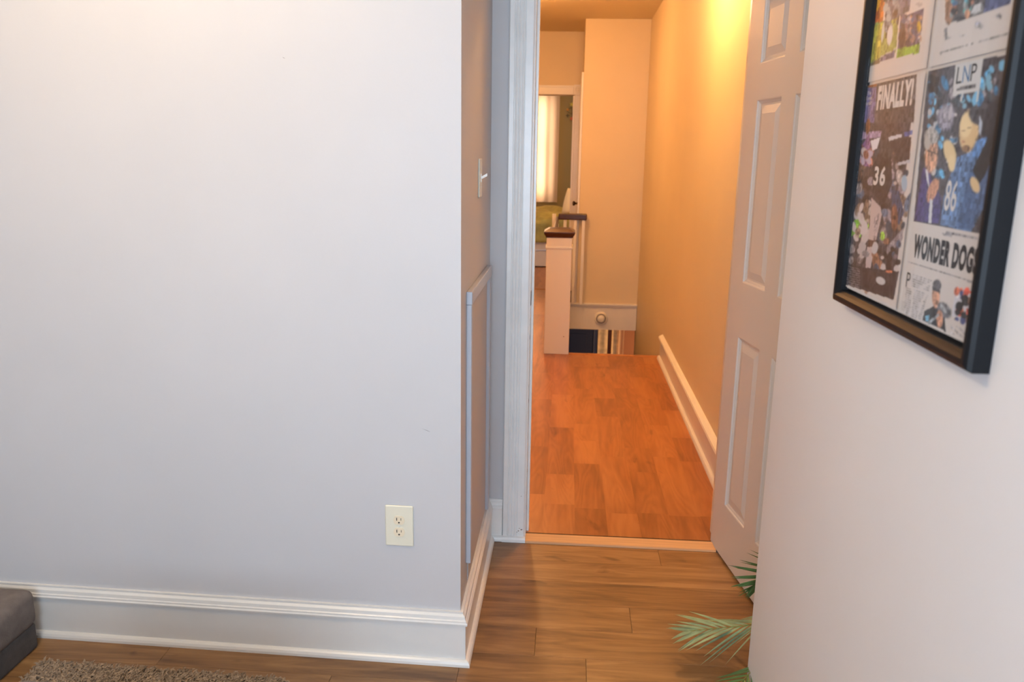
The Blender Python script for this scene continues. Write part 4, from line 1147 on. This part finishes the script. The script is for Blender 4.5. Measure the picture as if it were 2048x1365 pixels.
# casing and side door on the left face of the block
sdoor = tag(empty('door_2', (.115, 8.95, HZ)), 'white closet door on the side of the wall block with a small dark knob', 'door', kind='structure')
bm = bmesh.new(); add_box(bm, -.012, 0, -.33, .30, .0, 2.28); bobj('leaf', bm, M_door, sdoor)
bm = bmesh.new(); add_box(bm, -.022, 0, -.42, -.33, 0, 2.37, .003); add_box(bm, -.022, 0, .30, .39, 0, 2.37, .003); add_box(bm, -.022, 0, -.33, .30, 2.28, 2.37, .003); bobj('casing', bm, M_trim, sdoor)
lathe('door_knob', [(r * .95, -.012 - h) for r, h in KN], M_brass, sdoor, 20, 'x', (0, -.20, 1.045))
# bedroom doorway casing
bc = tag(empty('trim_9', (.035, 9.35, HZ)), 'white bedroom door casing with a round rosette corner block', 'door casing', kind='structure')
bm = bmesh.new(); add_box(bm, 0, .070, -.02, 0, 0, 2.205, .004); add_box(bm, .008, .020, -.026, -.018, 0, 2.205); bobj('side_casing', bm, M_trim, bc)
bm = bmesh.new(); add_box(bm, -.94, -.015, -.02, 0, 2.205, 2.305, .004); add_box(bm, -.94, -.015, -.030, -.018, 2.285, 2.305); bobj('head_casing', bm, M_trim, bc)
bm = bmesh.new(); add_box(bm, -.015, .072, -.026, 0, 2.205, 2.315, .003); bobj('corner_block', bm, M_trim, bc)
lathe('rosette', [(.038, -.026), (.036, -.031), (.029, -.031), (.026, -.027), (.018, -.027), (.015, -.032), (.001, -.033)], M_trim, bc, 28, 'y', (.032, 0, 2.26))
bm = bmesh.new(); add_box(bm, -.02, 0, 0, .12, 0, 2.2); bobj('jamb', bm, M_trim, bc)

# bedroom
fb = tag(empty('floor_bedroom', (0, 0, 0)), 'reddish board floor of the far bedroom', 'floor', kind='structure')
bm = bmesh.new(); add_box(bm, -3, 1.6, 9.47, 13.5, -.255, HZ - .0122); bobj('sub_floor', bm, M_sub, fb)
for k in range(14):
    a = -1.3 + .1378 * k; plank_row(fb, 1, 9.5, 13.5, a, a + .1378, HZ, (.6, 1.4), M_hall_floor)
bm = bmesh.new(); add_box(bm, -3, -1.2, 13.5, 13.6, HZ, HC); add_box(bm, -.35, 1.6, 13.5, 13.6, HZ, HC); add_box(bm, -1.2, -.35, 13.5, 13.6, HZ, .9); add_box(bm, -1.2, -.35, 13.5, 13.6, 2.5, HC)
wall('', 'olive bedroom wall behind the curtain and bed', bobj('wall_bedroom_back', bm, M_green_wall))
wall('', 'olive bedroom wall on the right', box('wall_bedroom_right', 1.5, 1.6, 9.47, 13.5, HZ, HC, M_green_wall))
wall('', 'olive bedroom wall on the left', box('wall_bedroom_left', -3, -2.9, 9.47, 13.5, HZ, HC, M_green_wall))
tag(box('ceiling_bedroom', -3, 1.6, 9.47, 13.6, HC, HC + .1, M_hceil), 'cream bedroom ceiling', 'ceiling', kind='structure')
w2 = tag(empty('window_2', (-.775, 13.55, .9)), 'bedroom window behind the peach curtain', 'window', kind='structure')
bm = bmesh.new()
for a in ((-.425, -.37, 0, 1.6), (.37, .425, 0, 1.6), (-.37, .37, 0, .05), (-.37, .37, 1.55, 1.6), (-.37, .37, .78, .82)): add_box(bm, a[0], a[1], -.03, .03, a[2], a[3])
bobj('window_frame', bm, M_trim, w2)
box('pane', -.37, .37, -.003, .003, .05, .78, M_glass, w2); box('pane', -.37, .37, -.003, .003, .82, 1.55, M_glass, w2)
def curtain(x0, x1, y, z0, z1, m, name, label, fold=.16, amp=.014, seed=1):
    rr = random.Random(seed); bm = bmesh.new(); n = 90; nz = 8; rows = []
    ph = [rr.uniform(-.6, .6) for _ in range(8)]
    for j in range(nz + 1):
        t = j / nz; row = []
        for i in range(n + 1):
            s = i / n; x = x0 + (x1 - x0) * s
            a = amp * (1.1 - .4 * t) * math.sin(2 * PI * (x - x0) / fold + ph[int(s * 7)] * (1 - t)) + .006 * math.sin(9 * x + 3 * t)
            row.append(bm.verts.new((x, a, z0 + (z1 - z0) * t)))
        rows.append(row)
    for a, b in zip(rows, rows[1:]):
        for k in range(n): bm.faces.new((a[k], a[k+1], b[k+1], b[k]))
    o = bobj(name, bm, m, smooth=True); o.location = (0, y, 0); return tag(o, label, 'curtain')
curtain(-1.25, -.19, 13.36, .82, 2.62, M_curtain, 'window_curtain', 'sheer peach curtain glowing in the far bedroom window')
cr = tag(empty('curtain_rod', (-.72, 13.40, 2.64)), 'thin curtain rod above the peach bedroom curtain', 'curtain rod')
bm = bmesh.new(); lathe_bm(bm, [(.009, -.60), (.009, .60)], 12, 'x'); bobj('rod', bm, M_metal, cr)
for x in (-.6, .6): lathe('finial', [(.006, x - .02), (.02, x - .008), (.02, x + .008), (.004, x + .02)], M_metal, cr, 12, 'x')
for x in (-.5, .5): bm = bmesh.new(); add_box(bm, x - .008, x + .008, -.01, .10, -.012, .012); bobj('bracket', bm, M_metal, cr)
# bed
bd = tag(empty('bed', (-.5, 12.3, HZ)), 'bed with white base seen through the far bedroom doorway', 'bed')
bm = bmesh.new(); add_box(bm, -1.1, .75, -.98, .9, .01, .36, .01, 2); bobj('base', bm, M_bedbase, bd)
bm = bmesh.new(); add_box(bm, -1.1, .75, -1.0, -.98, .235, .25, .003); bobj('base_trim', bm, M_trim, bd)
bm = bmesh.new(); add_box(bm, -1.08, .73, -.96, .88, .36, .58, .05, 3); bobj('mattress', bm, M_sheet, bd, smooth=True)
def quilt():
    bm = bmesh.new(); nx, ny = 70, 60; rows = []
    from mathutils import noise as NZ
    for j in range(ny + 1):
        v = j / ny; row = []
        for i in range(nx + 1):
            x = -1.12 + 1.66 * i / nx
            s = v * 2.2                                   # distance along the cloth, first .30 hangs at the front
            if s < .30: y = -1.03 - .02 * math.sin(x * 17); z = .36 + s
            else: y = -1.03 + (s - .30) * .95; z = .655 + .05 * math.sin(min(1, (s - .3) * 3) * PI / 2)
            nn = NZ.noise(Vector((x * 3.2 + y * 2.0, y * 1.6 - x, .3))) ; n2 = NZ.noise(Vector((x * 9 + y * 6, y * 5, 2)))
            k = .035 if s < .30 else .07
            z += (k * nn + .022 * n2) * min(1, s * 5 + .2); y -= (.05 * nn + .02 * n2) * (1 if s < .35 else 0)
            row.append(bm.verts.new((x, y, z)))
        rows.append(row)
    for a, b in zip(rows, rows[1:]):
        for k in range(nx): bm.faces.new((a[k], a[k+1], b[k+1], b[k]))
    return bm
q = bobj('quilt', quilt(), M_blanket, smooth=True); q.location = (-.5, 12.3, HZ); tag(q, 'rumpled green quilt spread over the far bed', 'quilt')
sm = q.modifiers.new('thick', 'SOLIDIFY'); sm.thickness = .02; sm.offset = 1
def pillow(x, y, z, rot, label, w_=.44, h_=.40, d_=.13, m=None):
    bm = bmesh.new(); bmesh.ops.create_cube(bm, size=2); bmesh.ops.subdivide_edges(bm, edges=bm.edges, cuts=7, use_grid_fill=True)
    for v in bm.verts:
        a, b, c = v.co; k = (1 - abs(a) ** 3.2) * (1 - abs(b) ** 3.2); v.co = Vector((a * w_ / 2 * (1 - .05 * b * b), b * h_ / 2 * (1 - .05 * a * a), c * d_ / 2 * (.12 + .88 * max(0, k) ** .5)))
    o = bobj('pillow', bm, m or M_sheet, smooth=True); o.location = (x, y, z); o.rotation_euler = rot; return tag(o, label, 'pillow')
pillow(.145, 12.05, .87, (math.radians(78), math.radians(14), math.radians(8)), 'pale pillow propped upright on the far bed beside the door casing')
# small ornament hanging on the bedroom wall
om = tag(empty('wall_ornament', (-.03, 13.44, 2.28)), 'small wire wall ornament with coloured flower pieces high on the olive bedroom wall', 'ornament')
bm = bmesh.new(); tube_bm(bm, [(.06, .05, .14), (.05, 0, .10), (.03, 0, .04), (.045, 0, -.06), (.05, 0, -.16)], [.003] * 5); tube_bm(bm, [(.03, 0, .04), (-.03, -.005, .02)], [.003] * 2); tube_bm(bm, [(.045, 0, -.06), (-.02, -.005, -.03), (-.05, -.01, -.0)], [.003] * 3); bobj('wire', bm, M_brass, om)
def petals(x, z, r, n, m):
    bm = bmesh.new()
    for k in range(n):
        a = 2 * PI * k / n; p = [bm.verts.new(c) for c in ((x, -.012, z), (x + r * .5 * math.cos(a - .5), -.02, z + r * .5 * math.sin(a - .5)), (x + r * math.cos(a), -.012, z + r * math.sin(a)), (x + r * .5 * math.cos(a + .5), -.02, z + r * .5 * math.sin(a + .5)))]; bm.faces.new(p)
    e = bmesh.ops.extrude_face_region(bm, geom=list(bm.faces)); 
    for v in e['geom']:
        if isinstance(v, bmesh.types.BMVert): v.co.y += .006
    return bobj('flower', bm, m, om)
petals(.03, .09, .038, 5, mat('yellow petal', 'd8c860', .5)); petals(-.03, .01, .026, 5, mat('orange petal', 'd89038', .5)); petals(-.03, -.08, .034, 4, mat('dark petal', '4c4436', .5)); petals(.035, -.13, .034, 6, mat('coral petal', 'd87050', .5))
bl = ceiling_lamp(.2, 11.2, HC, glow('bedroom globe', (1, .56, .22), BED_LAMP), .14, 'warm glass ceiling lamp of the far bedroom')

# lower floor seen through the stairwell
tag(box('floor_lower', -1.2, 2.2, 6.0, 11.2, -2.8, -2.7, M_hall_floor), 'wood floor of the level below the stairs', 'floor', kind='structure')
bm = bmesh.new(); add_box(bm, -1.2, 2.2, 11.0, 11.1, -2.7, -.26); wall('', 'brown wall of the lower level beyond the stairs', bobj('wall_lower_back', bm, M_brown))
wall('', 'lower level wall at left', box('wall_lower_left', -1.3, -1.2, 6.0, 11.2, -2.7, -.26, M_brown)); wall('', 'lower level wall at right', box('wall_lower_right', 2.2, 2.3, 6.0, 11.2, -2.7, -.26, M_brown))
tag(box('ceiling_lower', .9, 2.3, 6.0, 11.2, -.26, -.2, M_hceil), 'ceiling of the lower level', 'ceiling', kind='structure')
nd = tag(empty('door_3', (.18, 11.0, -2.7)), 'dark navy front door on the lower level seen through the stairwell', 'door', kind='structure')
bm = bmesh.new(); add_box(bm, -.50, .225, -.045, 0, 0, 2.05, .003); bobj('leaf', bm, M_navy, nd)
bm = bmesh.new(); add_box(bm, .225, .285, -.06, 0, 0, 2.12, .004); add_box(bm, -.56, -.50, -.06, 0, 0, 2.12, .004); add_box(bm, -.56, .285, -.06, 0, 2.06, 2.14, .004); bobj('casing', bm, M_steel, nd)
for zc in (.30, 1.15): bm = bmesh.new(); add_box(bm, -.40, -.16, -.050, -.045, zc, zc + .7, .002); add_box(bm, -.10, .13, -.050, -.045, zc, zc + .7, .002); bobj('panel', bm, M_navy, nd)
lathe('door_knob', [(r, -.045 - h) for r, h in KN], M_brass, nd, 16, 'y', (.15, 0, .95))
curtain(.465, .60, 10.9, -2.6, -.45, M_cream, 'stair_curtain', 'narrow pale drape beside the navy door on the lower level', fold=.13, amp=.010)
curtain(.655, .745, 10.9, -2.6, -.45, M_cream, 'stair_curtain', 'patterned cream drape right of the dark gap on the lower level', fold=.08, amp=.012, seed=4)
curtain(.745, .82, 10.85, -2.6, -.45, M_curtain, 'stair_curtain', 'bright orange lit drape at the right end on the lower level', fold=.10, amp=.02, seed=5)
fl_ = tag(empty('floor_lamp', (1.35, 10.2, -2.7)), 'warm floor lamp on the lower level, behind the stair wall', 'floor lamp')
lathe('base', [(.14, 0), (.14, .015), (.03, .03)], M_brass, fl_); lathe('pole', [(.012, .03), (.012, 1.55)], M_brass, fl_, 12)
lathe('shade', [(.09, 1.55), (.16, 1.50), (.20, 1.40), (.19, 1.36), (.05, 1.36)], glow('lower lamp shade', (1, .55, .22), LOWER_LAMP), fl_)

# ================================================================== NEAR THINGS
oto = tag(empty('ottoman', (-2.1, 1.70, 0)), 'grey brown upholstered ottoman corner at the foot of the left wall', 'ottoman')
bm = bmesh.new(); add_box(bm, -.50, .466, -.55, .475, .080, .205, .030, 4); 
bobj('cushion', bm, M_grey_cloth, oto, smooth=True)
bm = bmesh.new(); add_box(bm, -.49, .458, -.54, .465, .0, .088, .01, 2); bobj('base', bm, M_grey_cloth_d, oto)
# shag rug
rg = tag(empty('shag_rug', (-1.6, 1.3, 0)), 'beige shag rug on the floor in front of the left wall', 'rug'); rg.rotation_euler = (0, 0, -.022)
RX0, RX1, RY0, RY1 = -.30, .86, -1.5, .785
bm = bmesh.new(); add_box(bm, .02, .80, -1.5, .752, .0005, .012, .004); bobj('backing', bm, M_rugb, rg)
V = []; F = []; rr = random.Random(11)
def tuft(x, y):
    a = rr.uniform(0, 2 * PI); L = rr.uniform(.018, .032); w_ = rr.uniform(.0022, .004); b = a + rr.uniform(-1, 1); le = rr.uniform(.004, .014)
    ca, sa = math.cos(a), math.sin(a); pts = [(0, .008), (le * .5, .008 + L * .55), (le, .008 + L * .85), (le * 1.7, .008 + L * .78)]
    base = len(V)
    for i, (d, z) in enumerate(pts):
        ww = w_ * (1, 1.1, 1, .5)[i]; cx, cy = x + ca * d, y + sa * d
        for k in range(3):
            t = b + k * 2.094; V.append((cx + ww * math.cos(t), cy + ww * math.sin(t), z + ww * .5 * math.sin(t + 1)))
    for i in range(3):
        for k in range(3): F.append((base + i*3 + k, base + i*3 + (k+1) % 3, base + i*3 + 3 + (k+1) % 3, base + i*3 + 3 + k))
    F.append((base + 9, base + 10, base + 11))
for _ in range(13000):
    x = rr.uniform(.03, .79); y = .755 - abs(rr.gauss(0, .16)) if rr.random() < .8 else rr.uniform(-1.4, .735)
    tuft(x, max(-1.45, y))
me = bpy.data.meshes.new('pile'); me.from_pydata(V, [], F); o = link('pile', me, M_rug, rg); o['kind'] = 'stuff'

# unseen ottoman-shaped cube, added below the frame to shade the left wall
sl = tag(empty('shadow_cube', (-.84, 1.17, 0)), 'grey upholstered cube added on the rug out of view to shade the left wall', 'ottoman')
bm = bmesh.new(); add_box(bm, -.27, .27, -.22, .22, .02, .39, .012, 2); bobj('body', bm, M_grey_cloth_d, sl)
bm = bmesh.new(); add_box(bm, -.275, .275, -.225, .225, .39, .48, .025, 3); bobj('seat', bm, M_grey_cloth, sl)
# palm in a pot behind the end of the right wall
pp = tag(empty('potted_palm', (.90, 1.98, 0)), 'feathery green palm reaching out from behind the end of the right wall', 'potted plant')
lathe('pot', [(.10, 0), (.115, .02), (.14, .20), (.15, .235), (.14, .24), (.128, .22)], M_pot, pp, 28); lathe('soil', [(.13, .205), (.12, .215), (.001, .22)], M_soil, pp, 20)
def frond(pts, nl, L, m, seed, spread=1.0, start=.15, droop=.04, up=Vector((0, 0, 1)), wl=.010):
    r2 = random.Random(seed); P = [Vector(p) - Vector((.90, 1.98, 0)) for p in pts]
    def at(t):                                        # Catmull-Rom through the points
        n = len(P) - 1; f = min(t * n, n - 1e-6); i = int(f); u = f - i; p0 = P[max(i-1, 0)]; p1 = P[i]; p2 = P[i+1]; p3 = P[min(i+2, n)]
        return .5 * ((2*p1) + (-p0+p2)*u + (2*p0-5*p1+4*p2-p3)*u*u + (-p0+3*p1-3*p2+p3)*u*u*u)
    bm = bmesh.new(); N_ = 16; tube_bm(bm, [at(k / N_) for k in range(N_ + 1)], [.0032 * (1 - .75 * k / N_) for k in range(N_ + 1)], 5)
    fr = bobj('frond', bm, M_stem, pp)
    for k in range(nl):
        t = start + (1 - start) * (k + .5) / nl
        p = at(t); tn = (at(min(1, t + .02)) - at(t - .02)).normalized(); sd_ = tn.cross(up).normalized(); nrm_ = sd_.cross(tn)
        for s in (-1, 1):
            ln = L * (math.sin(PI * min(1, .25 + .62 * (t - start) / (1 - start) + .12)) * .75 + .30) * r2.uniform(.85, 1.12); ang_ = math.radians(r2.uniform(26, 40) * (1.15 - .45 * t)) * spread
            d = (tn * math.cos(ang_) + sd_ * s * math.sin(ang_) + nrm_ * r2.uniform(-.05, .12)).normalized()
            wv = d.cross(nrm_).normalized(); bm = bmesh.new(); rows = []
            for j in range(6):
                q = j / 5; c = p + d * ln * q - Vector((0, 0, 1)) * droop * q * q * ln * 4 * .5; ww = wl * .5 * (.35, 1, 1, .85, .5, .04)[j]
                rows.append([bm.verts.new(c - wv * ww), bm.verts.new(c - nrm_ * ww * .35), bm.verts.new(c + wv * ww)])
            for a, b in zip(rows, rows[1:]):
                for z_ in range(2): bm.faces.new((a[z_], a[z_+1], b[z_+1], b[z_]))
            bobj('leaflet', bm, m, fr)
frond([(.90, 1.99, .24), (.82, 2.16, .30), (.715, 2.262, .215), (.62, 2.30, .130), (.51, 2.305, .105), (.415, 2.305, .088)], 14, .185, M_leaf2, 1, 1.15, .45, .03, wl=.013)
frond([(.90, 1.99, .24), (.84, 2.16, .34), (.74, 2.262, .33), (.665, 2.285, .31), (.615, 2.29, .275)], 14, .15, M_leaf, 2, .9, .45, .0, up=Vector((.2, 1, .5)))
frond([(.90, 1.99, .24), (.82, 2.15, .25), (.72, 2.255, .14), (.62, 2.20, .06), (.53, 2.10, .04), (.47, 2.05, .035)], 12, .12, M_leaf, 3, 1.0, .6, .0)
frond([(.91, 1.98, .24), (.98, 2.05, .50), (1.10, 2.12, .62), (1.25, 2.18, .60)], 14, .16, M_leaf, 4, 1.0, .35)
frond([(.91, 1.97, .24), (1.0, 1.85, .52), (1.12, 1.72, .64), (1.27, 1.60, .58)], 14, .16, M_leaf, 5, 1.0, .35)
frond([(.90, 1.97, .24), (.93, 1.82, .55), (.95, 1.66, .66), (.93, 1.50, .62)], 14, .14, M_leaf, 6, 1.0, .35)
